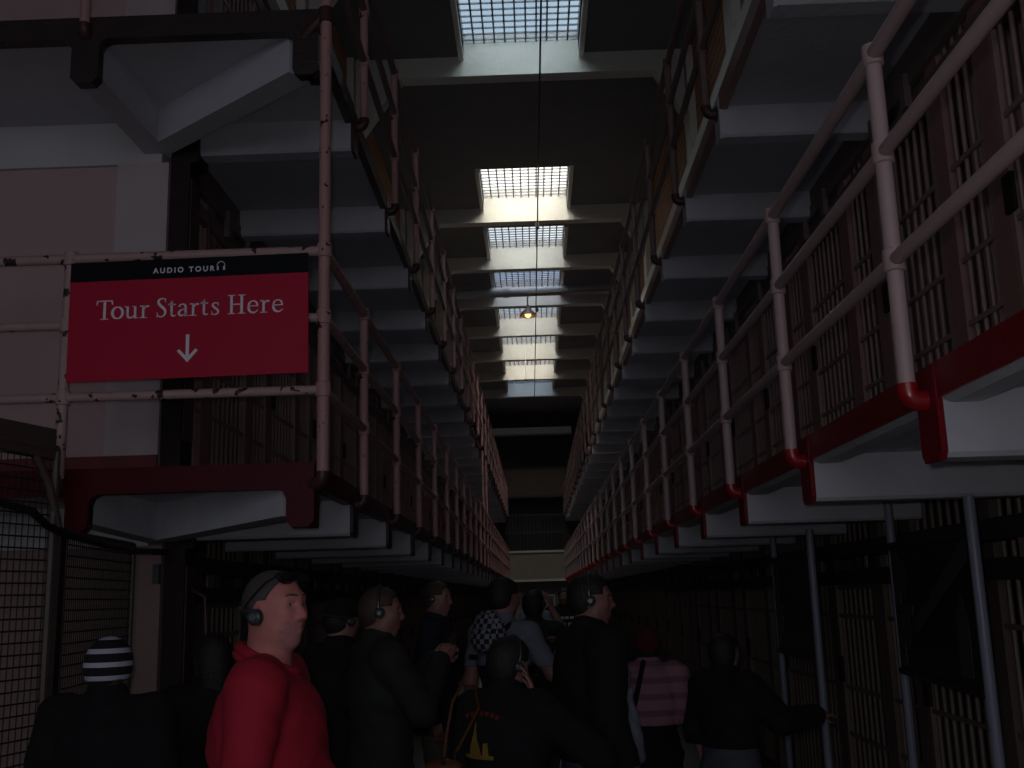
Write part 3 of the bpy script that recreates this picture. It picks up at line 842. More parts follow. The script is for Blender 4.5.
class Person:
    def __init__(s, label, x, y, face, H=1.72, build=1., lean=0, yaw=0, pitch=0, arms=None, res=.009, skin='skin', female=False, belly=0, stride=.0, roll=0):
        s.root = thing('person', label, 'person', (x, y, 0), math.radians(face), 'visitors in the corridor')
        s.H = H; s.b = build; s.res = res; s.belly = belly; s.female = female
        s.M = M[skin]; s.lean = math.radians(lean)
        h = H
        s.pel = V3(0, 0, .525*h)
        Lr = Ry(s.lean)
        s.up = lambda p: s.pel + Lr @ (np.array(p, float) - s.pel)
        s.sh = {k: s.up((0, k*(.108 if not female else .098)*h*(.6 + .4*build), .812*h)) for k in (1, -1)}
        s.neck0 = s.up((-.005*h, 0, .835*h))
        s.hc = s.up((.012*h, 0, .932*h)) + V3(.0, 0, 0)
        s.hs = .134*h
        s.Rh = Rz(math.radians(yaw)) @ Ry(math.radians(pitch)) @ np.array([[1, 0, 0], [0, math.cos(roll), -math.sin(roll)], [0, math.sin(roll), math.cos(roll)]])
        s.arms = {}
        for k in (1, -1):
            A = (arms or {}).get(k)
            if A is None:
                e = s.sh[k] + V3(-.02*h, k*.035*h, -.165*h); w = e + V3(.045*h, k*.005*h, -.14*h); A = dict(e=e, w=w, d=V3(.15, 0, -1), n=V3(.2, -k, 0), curl=.35)
            s.arms[k] = A
        s.stride = stride
    def hp(s, x, y, z): return s.hc + s.Rh @ (V3(x, y, z) * s.hs)
    def torso(s, S, g=0., sc=1.):
        h, b, u = s.H, s.b, s.up
        S.ell(u((0, 0, .52*h)), (.072*h*b + g, .098*h*(.4+.6*b) + g, .075*h + g), .05)
        S.ell(u((.006*h + s.belly*.3, 0, .60*h)), (.066*h*b + g + s.belly*.6, .088*h*b + g, .085*h), .06)
        if s.belly: S.ell(u((.035*h, 0, .60*h)), (.07*h + s.belly*.8, .085*h*b + g, .10*h), .07)
        S.ell(u((0, 0, .715*h)), (.070*h*b + g, .100*h*(.4+.6*b) + g, .105*h), .06)
        S.ell(u((.0, 0, .775*h)), (.058*h*b + g, .098*h*(.5+.5*b) + g, .055*h), .05)
        for k in (1, -1):
            S.cone(u((-.008*h, k*.03*h, .825*h)), s.sh[k] + V3(0, 0, -.002*h), .034*h + g*.6, .033*h*(.5+.5*b) + g, .05)
            if s.female: S.ell(u((.055*h, k*.045*h, .725*h)), (.038*h + g, .042*h + g, .04*h + g), .04)
    def arm(s, S, k, g=0., frac=2.):
        h, b, A = s.H, (.55 + .45*s.b), s.arms[k]
        e, w = np.array(A['e'], float), np.array(A['w'], float)
        t = min(frac, 1)
        S.cone(s.sh[k], s.sh[k] + (e - s.sh[k]) * t, .033*h*b + g, .026*h*b + g, .03)
        if frac > 1:
            t = min(frac - 1, 1); S.cone(e, e + (w - e) * t, .0245*h*b + g, .0165*h*b + g, .02)
    def legs(s, S, g=0., z0=0):
        h, b = s.H, (.5 + .5*s.b)
        for k in (1, -1):
            st = s.stride * k
            hip = V3(0, k*.052*h, .51*h); kn = V3(.015*h + st*.5, k*.058*h, .285*h); an = V3(-.012*h + st, k*.06*h, .055*h)
            S.cone(hip, kn, .054*h*b + g, .036*h*b + g, .04); S.cone(kn, an, .035*h*b + g, .024*h*b + g, .02)
            s.foot = getattr(s, 'foot', {}); s.foot[k] = an
    def body(s):
        h = s.H; S = SDF(); s.torso(S); 
        S.cone(s.neck0 - V3(0, 0, .02*h), s.hp(-.12, 0, -.22), .036*h*(.55+.45*s.b), .033*h*(.55+.45*s.b), .03)
        s.legs(S)
        for k in (1, -1):
            a = s.foot[k]; S.cone(a - V3(.02*h, 0, .022*h), V3(a[0] + .10*h, a[1], .022*h), .024*h, .017*h, .02)
        s.head(S)
        for k in (1, -1):
            s.arm(S, k); A = s.arms[k]
            hand(S, A['w'], A['d'], np.array(A['n'], float), h/1.75, A.get('curl', .4), A.get('side', k))
        V, F = S.mesh(s.res)
        mi = None; mats = [s.M]
        if getattr(s, 'beard', False):
            q = (V[F].mean(1) - s.hc) @ s.Rh / s.hs
            mats += [M['stubble'], M['lip']]
            r_ = np.abs(q[:, 1])
            gb = (q[:, 0] > .14 + .03*np.sin(q[:, 1]*90)*np.sin(q[:, 2]*75)) & (q[:, 2] < -.175 + .02*np.sin(q[:, 1]*60)) & (q[:, 2] > -.52) & (r_ < .20 + .04*np.sin(q[:, 2]*60)) & ~((np.abs(q[:, 2] + .245) < .028) & (r_ < .10))
            lp = (q[:, 0] > .2) & (np.abs(q[:, 2] + .25) < .03) & (r_ < .095)
            mi = np.where(lp, 2, np.where(gb, 1, 0))
        s.obj = link('body', np_mesh('body', V, F, mats, mi), s.root)
        # eyes
        for k in (1, -1):
            e = s.hp(.268, k*.135, .045); r = .052*s.hs
            m = MB(); m.ball((0, 0, 0), r, 12); m.ball((r*.72, 0, 0), r*.5, 8, 1, (.6, 1, 1))
            o = m.build('eye', [M['eyewhite'], M['iris']], s.root, 60); o.location = e
            o.rotation_euler = Matrix(s.Rh.tolist()).to_euler()
        return s
    def head(s, S):
        hs, p = s.hs, s.hp
        R = s.Rh
        S.ell(p(-.06, 0, .12), V3(.40, .315, .37)*hs, .03, R)
        S.ell(p(.09, 0, -.14), V3(.265, .25, .33)*hs, .04, R)
        S.ell(p(.205, 0, -.40), V3(.085, .10, .085)*hs, .02, R)
        for k in (1, -1):
            S.ell(p(.02, k*.19, -.24), V3(.13, .08, .13)*hs, .03, R)
            S.ell(p(.215, k*.155, -.07), V3(.10, .085, .08)*hs, .02, R)
        S.cone(p(.28, .16, .135), p(.325, .02, .12), .05*hs, .05*hs, .012); S.cone(p(.28, -.16, .135), p(.325, -.02, .12), .05*hs, .05*hs, .012)
        for k in (1, -1): S.ell(p(.345, k*.125, .045), V3(.06, .072, .045)*hs, .008, R, sub=True)
        for k in (1, -1): S.cone(p(.272, k*.20, .035), p(.318, k*.085, .09), .022*hs, .022*hs, .006); S.cone(p(.272, k*.195, .0), p(.312, k*.085, -.005), .02*hs, .02*hs, .006)
        S.cone(p(.325, 0, .06), p(.405, 0, -.10), .034*hs, .054*hs, .010)
        for k in (1, -1): S.ell(p(.375, k*.055, -.125), V3(.05, .04, .04)*hs, .008, R)
        S.cone(p(.30, .07, -.225), p(.335, 0, -.215), .026*hs, .03*hs, .006); S.cone(p(.30, -.07, -.225), p(.335, 0, -.215), .026*hs, .03*hs, .006)
        S.cone(p(.295, .06, -.285), p(.325, 0, -.29), .028*hs, .033*hs, .006); S.cone(p(.295, -.06, -.285), p(.325, 0, -.29), .028*hs, .033*hs, .006)
        S.cone(p(.31, .09, -.253), p(.368, 0, -.25), .010*hs, .012*hs, .004, sub=True); S.cone(p(.31, -.09, -.253), p(.368, 0, -.25), .010*hs, .012*hs, .004, sub=True)
        for k in (1, -1):
            S.ell(p(-.05, k*.315, -.01), V3(.085, .035, .135)*hs, .010, R)
            S.ell(p(-.03, k*.35, .0), V3(.045, .02, .08)*hs, .006, R, sub=True)
    def top(s, m, hem=.50, ztop=9, frac=2., g=.012, collar=True, name='jacket', folds=.004, res=None, hood=False, puff=0):
        h = s.H; S = SDF(); s.torso(S, g)
        if hem < .50: S.ell(V3(0, 0, hem*h + .02*h), (.078*h*s.b + g, .105*h*(.4+.6*s.b) + g, .10*h), .06)
        if hem < .50:
            for k in (1, -1): S.cone(V3(0, k*.052*h, .51*h), V3(.004*h, k*.055*h, .40*h), .056*h*(.5+.5*s.b) + g + .010, .052*h*(.5+.5*s.b) + g + .012, .04)
        for k in (1, -1): s.arm(S, k, g + puff, frac)
        nb = s.neck0
        if collar:
            up_ = unit(s.hp(-.10, 0, -.22) - nb)
            S.cone(nb - up_*.01*h, nb + up_*.02*h, .040*h*(.4+.6*s.b) + g, .037*h*(.4+.6*s.b) + g*.8, .02)
        if hood: S.ell(s.up((-.06*h, 0, .80*h)), (.035*h, .075*h, .05*h), .03)
        z0 = hem*h
        def post(P, D):
            w = np.sin(P[..., 2]*55 + np.sin(P[..., 1]*23)*1.6 + P[..., 0]*17) * np.sin(P[..., 1]*31 + P[..., 2]*14)
            D = D - (folds * w).astype(np.float32)
            return np.maximum(D, np.maximum(z0 - P[..., 2], P[..., 2] - ztop*h).astype(np.float32))
        V, F = S.mesh(res or s.res, post)
        o = link(name, np_mesh(name, V, F, [M[m]]), s.root); s.topobj = o
        return o
    def bottoms(s, m, g=.010, name='trousers'):
        h = s.H; S = SDF(); s.legs(S, g + .004); s.torso(S, g)
        def post(P, D):
            D = D - (.003 * np.sin(P[..., 2]*70 + P[..., 1]*40)).astype(np.float32)
            D = np.maximum(D, (.045*h - P[..., 2]).astype(np.float32)); return np.maximum(D, (P[..., 2] - .70*h).astype(np.float32))
        V, F = S.mesh(max(s.res, .01), post); link(name, np_mesh(name, V, F, [M[m]]), s.root)
        for k in (1, -1):
            a = s.foot[k]; S = SDF()
            S.cone((a[0] - .025*h, a[1], .026*h), (a[0] + .10*h, a[1], .022*h), .030*h, .024*h, .02); S.cone((a[0] - .01*h, a[1], .05*h), (a[0], a[1], .03*h), .028*h, .03*h, .02)
            V, F = S.mesh(.009, lambda P, D: np.maximum(D, (-P[..., 2] + .0).astype(np.float32)))
            link('shoe', np_mesh('shoe', V, F, [M['sole']]), s.root)
    def hair(s, m, style='short', name='hair', g=.03):
        hs, p, R = s.hs, s.hp, s.Rh; S = SDF()
        S.ell(p(-.07, 0, .13), V3(.405 + g, .325 + g, .375 + g)*hs, .02, R)
        if style == 'short': S.ell(p(-.20, 0, -.05), V3(.27, .29, .30)*hs, .04, R)
        if style in ('bob', 'long'):
            S.ell(p(-.16, 0, -.10), V3(.30, .36, .42)*hs, .05, R)
            if style == 'long': S.cone(p(-.30, 0, -.25), p(-.38, 0, -.85), .24*hs, .16*hs, .06); S.cone(p(-.22, .2, -.2), p(-.25, .24, -.7), .14*hs, .1*hs, .04); S.cone(p(-.22, -.2, -.2), p(-.25, -.24, -.7), .14*hs, .1*hs, .04)
        hc = s.hc
        def post(P, D):
            q = (P - hc) @ R / hs
            w = .006 * np.sin(q[..., 1]*60 + q[..., 2]*25) * np.sin(q[..., 0]*45 + q[..., 2]*30) * hs
            D = D - w.astype(np.float32)
            if style == 'fringe':
                lim = q[..., 2] - .22 + 0*q[..., 0]
            lim = np.maximum(q[..., 0] - (.22 if style != 'cropped' else .24), -9)        # nothing in front of the hairline
            lim = np.where(q[..., 2] > .30, q[..., 0] - .30, lim)
            if style == 'cropped': lim = q[..., 0] - np.where(q[..., 2] > .36, .21, .08 + .13*np.clip((q[..., 2] - .16)/.20, 0, 1))
            side = np.where((q[..., 2] < .12), q[..., 0] + (.06 if style in ('short', 'cropped') else .02), -9)
            low = (-.28 if style in ('short', 'cropped') else -9) - q[..., 2]
            return np.maximum(D, (np.maximum(np.maximum(lim, side), low) * hs).astype(np.float32))
        V, F = S.mesh(min(s.res, .008), post)
        return link(name, np_mesh(name, V, F, [M[m]]), s.root)
    def hat(s, m, z=.12, name='beanie', peak=False, g=.05):
        hs, p, R, hc = s.hs, s.hp, s.Rh, s.hc; S = SDF()
        S.ell(p(-.06, 0, .14), V3(.42 + g, .34 + g, .385 + g)*hs, .02, R)
        if not peak: S.ell(p(-.09, 0, -.03), V3(.42 + g, .345 + g, .42)*hs, .03, R)
        if peak: S.ell(p(.42, 0, .22), V3(.28, .22, .035)*hs, .02, R)
        def post(P, D):
            q = (P - hc) @ R / hs
            return np.maximum(D, ((z - q[..., 2] + .18*np.minimum(q[..., 0], 0)*-1*0 - .25*np.maximum(-q[..., 0], 0)) * hs).astype(np.float32))
        V, F = S.mesh(.008, post)
        me = np_mesh(name, (V - hc) @ R, F, [M[m]])
        o = link(name, me, s.root); o.location = hc; o.rotation_euler = Matrix(R.tolist()).to_euler(); return o
    def headset(s, over=True, dz=0.):
        hs, p = s.hs, s.hp
        b = MB()
        if over: pts = [p(-.05, .40*math.cos(a), .10 + .47*math.sin(a)) for a in [PI*k/16 for k in range(17)]]
        else: pts = [p(-.03 - .50*math.sin(a), .385*math.cos(a), .06 + dz + .10*math.sin(a)) for a in [PI*k/16 for k in range(17)]]
        b.tube([tuple(q) for q in pts], .028*hs, 8); o = b.build('headset', M['plastic'], s.root)
        for k in (1, -1):
            b = MB(); a, c, d = p(-.03, k*.345, dz), p(-.03, k*.435, dz), p(-.03, k*.455, dz)
            b.tube([tuple(a), tuple(a + (c-a)*.3), tuple(c), tuple(d)], [.085*hs, .11*hs, .10*hs, .075*hs], 16)
            e = b.build('ear_cushion', M['plastic'], o)
            b = MB(); b.tube([tuple(p(-.03, k*.452, dz)), tuple(p(-.03, k*.468, dz))], [.055*hs, .042*hs], 14); b.build('cap', M['headset'], e)
        return o
    def done(s): return s

# ------------------------------------------------------------------ the visitors
def print_on(parent, target, polys, m, name, back=True):
    """lay flat printed shapes (y, z) onto the front or back of a garment mesh"""
    from mathutils.bvhtree import BVHTree
    me = target.data; bv = BVHTree.FromPolygons([v.co for v in me.vertices], [p.vertices for p in me.polygons])
    b = MB()
    for poly in polys:
        vs = []
        for y, z in poly:
            h = bv.ray_cast(Vector((-1 if back else 1, y, z)), Vector((1 if back else -1, 0, 0)))
            x = h[0].x if h[0] else 0
            vs.append((x + (-.006 if back else .006), y, z))
        b.add(vs, [tuple(range(len(vs)))])
    return b.build(name, m, parent, None)
def grid_poly(y0, y1, z0, z1, ny=3):
    return [[(y0 + (y1-y0)*i/ny, z0), (y0 + (y1-y0)*(i+1)/ny, z0), (y0 + (y1-y0)*(i+1)/ny, z1), (y0 + (y1-y0)*i/ny, z1)] for i in range(ny)]

# the man in the red shirt
p = Person('man in a red shirt with sunglasses on his head and an audio headset, turning round', -.80, 3.20, 4, H=1.755, build=1.28, yaw=-30, pitch=-5, belly=.055, res=.006, skin='skinpink')
p.beard = True
for k in (1, -1):
    e = p.sh[k] + V3(-.02, k*.07, -.29); p.arms[k] = dict(e=e, w=e + V3(.16, -k*.03, -.20), d=V3(.6, -k*.1, -.75), n=V3(0, -k, -.2), curl=.5)
p.body()
p.top('redshirt', hem=.46, frac=.77, g=.016, collar=False, name='shirt', res=.008, folds=.0035)
b = MB(); c0 = p.neck0; nv = unit(p.hp(-.10, 0, -.22) - c0)
ring = []
for k in range(25):
    a = 2*PI*k/24; ring.append((c0[0] + .004 + .084*math.cos(a), .084*math.sin(a), c0[2] + .030 - .040*math.cos(a)))
b.tube(ring, .015, 8, 0, False); b.tube([(x + (.008 if x > c0[0] else -.008), y*1.08, z - .02) for x, y, z in ring], .013, 8, 0, False)
b.build('collar', M['redshirt'], p.root)
p.bottoms('jeans')
p.hair('hairgrey', 'cropped', g=.016)
p.headset(over=False, dz=-.07)
hs = p.hs
g_ = MB()
for k in (1, -1):
    c = p.hp(.265, k*.150, .385)
    Rm_ = p.Rh @ Ry(math.radians(-38))
    vs = []
    n = 14
    for t_, dx in ((0, -.02), (1, .02)):
        for i in range(n):
            a = 2*PI*i/n; v = c + Rm_ @ (V3(dx, .145*math.copysign(abs(math.cos(a))**.7, math.cos(a)), .095*math.copysign(abs(math.sin(a))**.7, math.sin(a))) * hs); vs.append(tuple(v))
    g_.add(vs, [tuple(range(n-1, -1, -1)), tuple(range(n, 2*n))] + [(i, (i+1) % n, (i+1) % n + n, i + n) for i in range(n)])
sun = g_.build('sunglasses', M['lens'], p.root, 50)
b = MB(); b.tube([tuple(p.hp(.28, .03, .40)), tuple(p.hp(.295, 0, .41)), tuple(p.hp(.28, -.03, .40))], .012*hs*1.6, 6); b.build('bridge', M['lens'], sun)
for k in (1, -1):
    b = MB(); b.tube([tuple(p.hp(*q)) for q in ((.24, k*.30, .395), (.12, k*.345, .34), (-.05, k*.358, .22), (-.22, k*.34, .10), (-.27, k*.33, .04))], .016*hs, 6); b.build('temple_arm', M['lens'], sun)

for k in (1, -1):
    b = MB(); b.tube([tuple(p.hp(*q)) for q in ((.30, k*.205, .150), (.344, k*.13, .165), (.372, k*.045, .150))], [.010*hs, .016*hs, .012*hs], 8); b.build('eyebrow', M['hairgrey'], p.root)
# striped beanie
p = Person('person seen from behind in a black and white striped beanie beside the mesh fence', -1.665, 4.15, 86, H=1.535, build=1.2, res=.009, yaw=-8).body()
p.top('blackcloth', hem=.40, g=.024, puff=.012)
p.bottoms('navy'); p.hair('hairbrown', 'bob', g=-.02); p.hat('beanie', z=-.24)
# dark-haired visitor behind the red shirt
p = Person('dark-haired person in black half hidden behind the man in the red shirt', -1.46, 4.78, 100, H=1.53, female=True, res=.009, yaw=35).body()
p.top('blackcloth', hem=.42, g=.018); p.bottoms('navy'); p.hair('hairdark', 'long')
# capped visitor
p = Person('person in a black cap and black coat left of the grey-sweatered person', -1.03, 5.6, 50, H=1.665, build=1.12, res=.009, yaw=-10).body()
p.top('blackcloth', hem=.38, g=.024, puff=.008); p.bottoms('navy'); p.hair('hairdark', 'short', g=.0); p.hat('blackcloth', z=.10, name='cap', peak=True, g=.03); p.headset(over=False)
# grey sweater
p = Person('person in a dark grey sweater with headphones holding an audio player up in both hands', -.74, 5.0, 24, H=1.715, build=1.06, res=.008, yaw=-22, skin='skindim')
for k in (1, -1):
    e = p.sh[k] + V3(.13, k*.06, -.225)
    p.arms[k] = dict(e=e, w=V3(.275, k*.045 - .02, 1.365), d=V3(.55, -k*.25, .6), n=V3(.2, -k, .1), curl=.75)
p.body(); p.top('darkgrey', hem=.41, g=.020); p.bottoms('jeans'); p.hair('hairbrown', 'short'); p.headset(over=True)
t = thing('audio_player', 'small black audio player held up by the person in the dark grey sweater', 'audio player', p.root.location + Vector((math.cos(math.radians(24))*.36, math.sin(math.radians(24))*.36, 1.43)), math.radians(24))
b = MB(); b.box((-.012, -.03, -.06), (.012, .03, .06)); b.build('body', M['black'], t); MB().box((-.0145, -.022, .0), (-.012, .022, .045)).build('screen', M['photogrey'], t, None)
# dark-clothed visitor farther back on that side
p = Person('person in dark clothes with a headset standing beyond the grey-sweatered person', -.69, 7.3, -6, H=1.77, res=.010, yaw=-15).body()
p.top('navy', hem=.44, g=.016); p.bottoms('khaki'); p.hair('hairbrown', 'short'); p.headset(over=False)
# backpack visitor
p = Person('person in a pale grey shirt carrying a checked backpack', -.205, 6.6, 52, H=1.765, res=.009, yaw=-14)
e = p.sh[-1] + V3(.10, -.10, -.24); p.arms[-1] = dict(e=e, w=e + V3(.20, .10, .12), d=V3(.5, .4, .5), n=V3(0, 1, .2), curl=.5)
p.body(); p.top('whiteshirt', hem=.70, g=.014, frac=.9, name='shirt'); p.top('navy', hem=.44, ztop=.71, g=.017, frac=.2, collar=False, name='vest'); p.bottoms('khaki'); p.hair('hairdark', 'short', g=.05)
t = thing('backpack', 'black and white checked backpack on the back of the pale-shirted person', 'backpack', p.root.location, math.radians(52))
S = SDF(); S.ell((-.17, -.02, 1.46), (.06, .115, .12), .03); S.ell((-.17, -.02, 1.40), (.07, .125, .08), .05); S.ell((-.22, -.02, 1.40), (.04, .08, .06), .03)
V, F = S.mesh(.010); link('bag', np_mesh('bag', V, F, [M['check']]), t)
b = MB()
for y in (-.10, .13): b.tube([(-.13, y, 1.46), (-.03, y, 1.50), (.10, y*1.1, 1.44), (.155, y*1.15, 1.36), (.10, y*1.3, 1.27), (-.13, y*1.25, 1.30)], .016, 8)
b.build('strap', M['blackcloth'], t)
# visitor with raised arm
p = Person('bare-armed person in a dark top raising one arm, beyond the checked backpack', -.02, 8.6, 70, H=1.70, res=.010, yaw=-10)
e = p.sh[-1] + V3(.12, -.12, -.17); p.arms[-1] = dict(e=e, w=p.hc + V3(.02, -.14, -.05), d=V3(-.1, .25, 1), n=V3(0, 1, 0), curl=.25)
p.body(); p.top('darkgrey', hem=.48, g=.014, frac=.8, name='shirt'); p.bottoms('khaki'); p.hair('hairdark', 'bob'); p.headset(over=True)
# two far visitors
p = Person('distant person in a black T-shirt with white print facing the camera', .40, 15.5, -92, H=1.74, build=1.15, res=.011).body()
sh_ = p.top('blackcloth', hem=.45, g=.018, frac=.9, name='shirt'); p.bottoms('navy'); p.hair('hairdark', 'short')
polys = []
for y, w_ in ((-.13, .055), (-.055, .05), (.01, .05), (.08, .055)): polys += grid_poly(y, y + w_, 1.31, 1.345, 1)
for y, w_ in ((-.14, .07), (-.03, .05), (.05, .08)): polys += grid_poly(y, y + w_, 1.21, 1.26, 1)
print_on(p.root, sh_, polys, M['printwhite'], 'print', False)
p = Person('distant person in a pale shirt to the left of the black T-shirt with white print', .02, 14.6, 85, H=1.69, res=.011).body()
p.top('whiteshirt', hem=.46, g=.014, name='shirt'); p.bottoms('jeans'); p.hair('hairdark', 'short')
# woman holding her headphone
p = Person('woman in a black top with yellow print pressing a headphone to her ear', -.15, 4.4, 60, H=1.49, female=True, build=1.1, res=.0075, yaw=-26, pitch=12, lean=5, roll=.15)
e = p.sh[-1] + V3(.14, -.19, -.19); p.arms[-1] = dict(e=e, w=p.hp(.34, -.64, -.58), d=V3(-.12, .12, 1), n=V3(-.5, .87, 0), curl=.2)
p.body(); sh_ = p.top('blackcloth', hem=.44, g=.020, puff=.006); p.bottoms('blackcloth'); p.hair('hairdark', 'bob', g=.05); p.headset(over=True)
polys = grid_poly(-.02, .14, 1.030, 1.045, 6)
polys += [[(.035, 1.045), (.105, 1.045), (.095, 1.090), (.05, 1.095)], [(.055, 1.090), (.09, 1.090), (.078, 1.145), (.068, 1.145)], [(.066, 1.145), (.080, 1.145), (.073, 1.170)],
          [(.0, 1.045), (.03, 1.045), (.026, 1.090), (.004, 1.095)]]
print_on(p.root, sh_, polys, M['yellow'], 'print')
polys = []
for i in range(7): polys += [[(.14 - .026*i, 1.180 + .012*math.sin(i*.52)), (.122 - .026*i, 1.180 + .012*math.sin(i*.52)), (.122 - .026*i, 1.197 + .012*math.sin(i*.52)), (.14 - .026*i, 1.197 + .012*math.sin(i*.52))]]
print_on(p.root, sh_, polys, M['redprint'], 'red_print')
t = thing('handbag', 'tan leather handbag hanging from the shoulder of the woman in black with yellow print', 'handbag', (-.375, 4.22, .80))
S = SDF(); S.ell((0, 0, .12), (.075, .055, .13), .02); S.ell((0, 0, .06), (.085, .065, .075), .04); S.cone((-.05, 0, .22), (.05, 0, .22), .022, .022, .03)
V, F = S.mesh(.008); link('bag', np_mesh('bag', V, F, [M['leather']]), t)
b = MB(); b.tube([(-.0, -.01, .25), (.012, 0, .34), (.035, .02, .46), (.07, .05, .52), (.12, .10, .51), (.13, .15, .42), (.04, .05, .26)], .006, 8); b.build('strap', M['leather'], t)
b = MB(); b.tube([(-.0, -.03, .23), (.0, -.02, .26)], .009, 8); b.build('buckle', M['black'], t)
b = MB(); b.tube([(.04, .02, .23), (.04, .03, .27)], .009, 8); b.build('buckle', M['black'], t)
# tall visitor in black
p = Person('tall person in a long black coat and jeans with a headset, facing the cells opposite', .245, 5.0, 20, H=1.745, build=1.06, res=.008, yaw=-26, skin='skindim').body()
p.top('blackcloth', hem=.53, g=.024, puff=.010); p.bottoms('jeans'); p.hair('hairdark', 'short', g=.04); p.headset(over=True)
# pink striped jacket
p = Person('small person from behind in a dark red hat and pink striped hooded jacket', .64, 6.3, 88, H=1.45, female=True, build=1.08, res=.008)
for k in (1, -1):
    e = p.sh[k] + V3(-.02, k*.075, -.23); p.arms[k] = dict(e=e, w=e + V3(.17, -k*.10, -.03), d=V3(.9, -k*.5, 0), n=V3(0, -k, .3), curl=.6)
p.body(); p.top('pinkstripe', hem=.63, g=.026, puff=.012, hood=True); p.bottoms('blackcloth'); p.hair('hairdark', 'bob', g=-.01); p.hat('redhat', z=-.02, name='hat', g=.05)
t = thing('shoulder_bag', 'black shoulder bag with a long strap on the person in the pink striped jacket', 'bag', (.53, 6.06, .66))
S = SDF(); S.ell((0, 0, .13), (.10, .045, .14), .02); S.ell((0, 0, .06), (.11, .05, .07), .04); V, F = S.mesh(.008); link('bag', np_mesh('bag', V, F, [M['blackcloth']]), t)
b = MB(); b.tube([(-.05, .02, .25), (-.0, .03, .38), (.04, .055, .52), (.075, .17, .605), (.09, .26, .60), (.06, .30, .50)], .014, 8); b.build('strap', M['blackcloth'], t)
t = thing('tote_bag', 'white soft tote bag hanging from the shoulder of the person in the pink striped jacket', 'bag', (.487, 6.02, .74))
S = SDF(); S.ell((0, 0, .14), (.075, .05, .17), .02); S.ell((.0, 0, .05), (.085, .06, .07), .04); S.cone((.0, 0, .28), (.01, 0, .38), .04, .025, .03)
V, F = S.mesh(.008, lambda P, D: D - (.004*np.sin(P[..., 2]*60 + P[..., 0]*80)).astype(np.float32)); link('bag', np_mesh('bag', V, F, [M['bag']]), t)
b = MB(); b.tube([(.01, 0, .36), (.015, .06, .43), (.03, .15, .475), (.03, .24, .49), (.02, .33, .46)], .010, 6); b.build('handle', M['bag'], t)
# reaching figure in black
p = Person('person in black with pale jeans reaching one arm towards the barred cells', .985, 5.75, 38, H=1.43, female=True, build=1.15, res=.009)
e = p.sh[-1] + V3(.13, -.10, -.17); p.arms[-1] = dict(e=e, w=e + V3(.20, -.05, .01), d=V3(.9, -.25, .1), n=V3(0, .4, -.8), curl=.25)
p.body(); p.top('blackcloth', hem=.60, g=.024, puff=.01); p.bottoms('greyjeans'); p.hair('hairdark', 'bob', g=.03)

# ------------------------------------------------------------------ daylight and camera
w = bpy.data.worlds.new('sky'); scn.world = w; w.use_nodes = True
nt = w.node_tree; bg = nt.nodes['Background']
tc = node(nt, 'ShaderNodeTexCoord')
nz = node(nt, 'ShaderNodeTexNoise'); nz.inputs['Scale'].default_value = 3.2; nz.inputs['Detail'].default_value = 5
nt.links.new(tc.outputs['Generated'], nz.inputs['Vector'])
cr = node(nt, 'ShaderNodeValToRGB')
cr.color_ramp.elements[0].position = .40; cr.color_ramp.elements[0].color = (.58, .76, 1.0, 1)
cr.color_ramp.elements[1].position = .62; cr.color_ramp.elements[1].color = (1.25, 1.25, 1.25, 1)
nt.links.new(nz.outputs['Fac'], cr.inputs[0])
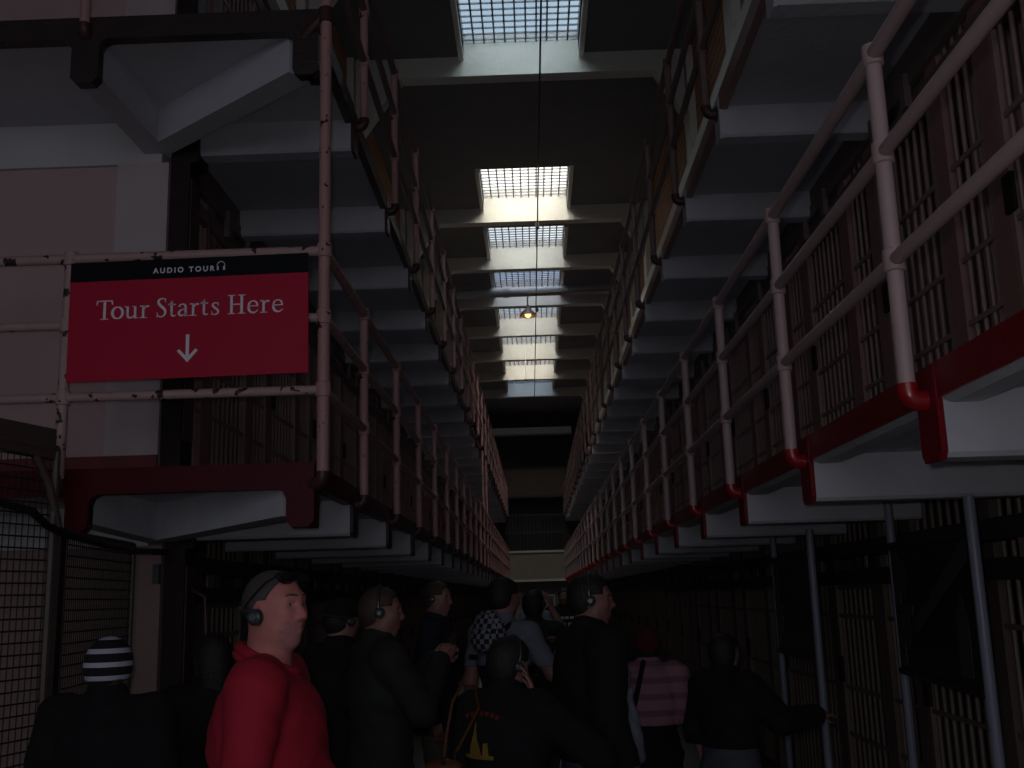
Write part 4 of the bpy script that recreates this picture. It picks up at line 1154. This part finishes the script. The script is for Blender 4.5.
# bright hazy sky around a sun high behind the camera
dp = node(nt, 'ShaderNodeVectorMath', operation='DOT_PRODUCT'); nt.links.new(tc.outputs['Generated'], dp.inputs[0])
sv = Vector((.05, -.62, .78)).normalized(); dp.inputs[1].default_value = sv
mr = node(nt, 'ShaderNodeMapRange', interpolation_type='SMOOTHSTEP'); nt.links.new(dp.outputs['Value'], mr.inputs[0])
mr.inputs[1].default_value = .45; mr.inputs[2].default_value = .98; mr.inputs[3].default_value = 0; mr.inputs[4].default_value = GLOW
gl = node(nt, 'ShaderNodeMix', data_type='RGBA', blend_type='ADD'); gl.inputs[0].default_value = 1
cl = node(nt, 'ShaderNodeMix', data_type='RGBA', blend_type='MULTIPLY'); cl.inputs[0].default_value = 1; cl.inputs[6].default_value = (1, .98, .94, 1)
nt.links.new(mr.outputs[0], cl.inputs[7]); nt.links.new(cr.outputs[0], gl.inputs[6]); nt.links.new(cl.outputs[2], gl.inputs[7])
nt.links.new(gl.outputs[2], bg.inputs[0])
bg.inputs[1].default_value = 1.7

def area(name, loc, rot, sx, sy, power, col, portal=False):
    l = bpy.data.lights.new(name, 'AREA'); l.shape = 'RECTANGLE'; l.size = sx; l.size_y = sy; l.energy = power; l.color = col
    if portal: l.cycles.is_portal = True
    o = link(name, l); o.location = loc; o.rotation_euler = rot
    o['kind'] = 'helper'
    return o
for a, c in SKY:
    area('skylight_portal', ((SX0 + SX1)/2, (a + c)/2, 9.3), (0, 0, 0), SX1 - SX0, c - a, 1, (1, 1, 1), True)
for a, c in WINS:
    area('window_daylight', ((a + c)/2, -8.95, WZ), (PI/2 - .0, 0, 0), c - a, WH, WIN_POWER, (.84, .88, 1.0))
l = bpy.data.lights.new('camera_flash', 'POINT'); l.energy = FLASH; l.color = (.92, .93, 1.0); l.shadow_soft_size = .02
o = link('camera_flash', l); o.location = (-.05, .03, 1.72); o['kind'] = 'helper'
l = bpy.data.lights.new('lamp_light', 'POINT'); l.energy = 1.5; l.color = (1, .6, .25); l.shadow_soft_size = .06
o = link('lamp_light', l); o.location = (.02, 23.5, 7.98)

cam = bpy.data.cameras.new('camera'); cam.sensor_width = 36; cam.lens = CFOC / 1024 * 36; cam.clip_end = 200
co = link('camera', cam)
co.matrix_world = Matrix(((CR.x, CU.x, -CF.x, 0), (CR.y, CU.y, -CF.y, 0), (CR.z, CU.z, -CF.z, 1.66), (0, 0, 0, 1)))
scn.camera = co
scn.view_settings.view_transform = 'Standard'; scn.view_settings.look = 'None'
scn.view_settings.gamma = 1; scn.view_settings.use_curve_mapping = False
scn.view_settings.exposure = EXPOSURE
scn.cycles.use_denoising = True
scn.cycles.max_bounces = 10; scn.cycles.diffuse_bounces = 5; scn.cycles.transparent_max_bounces = 12
scn.cycles.sample_clamp_indirect = 4
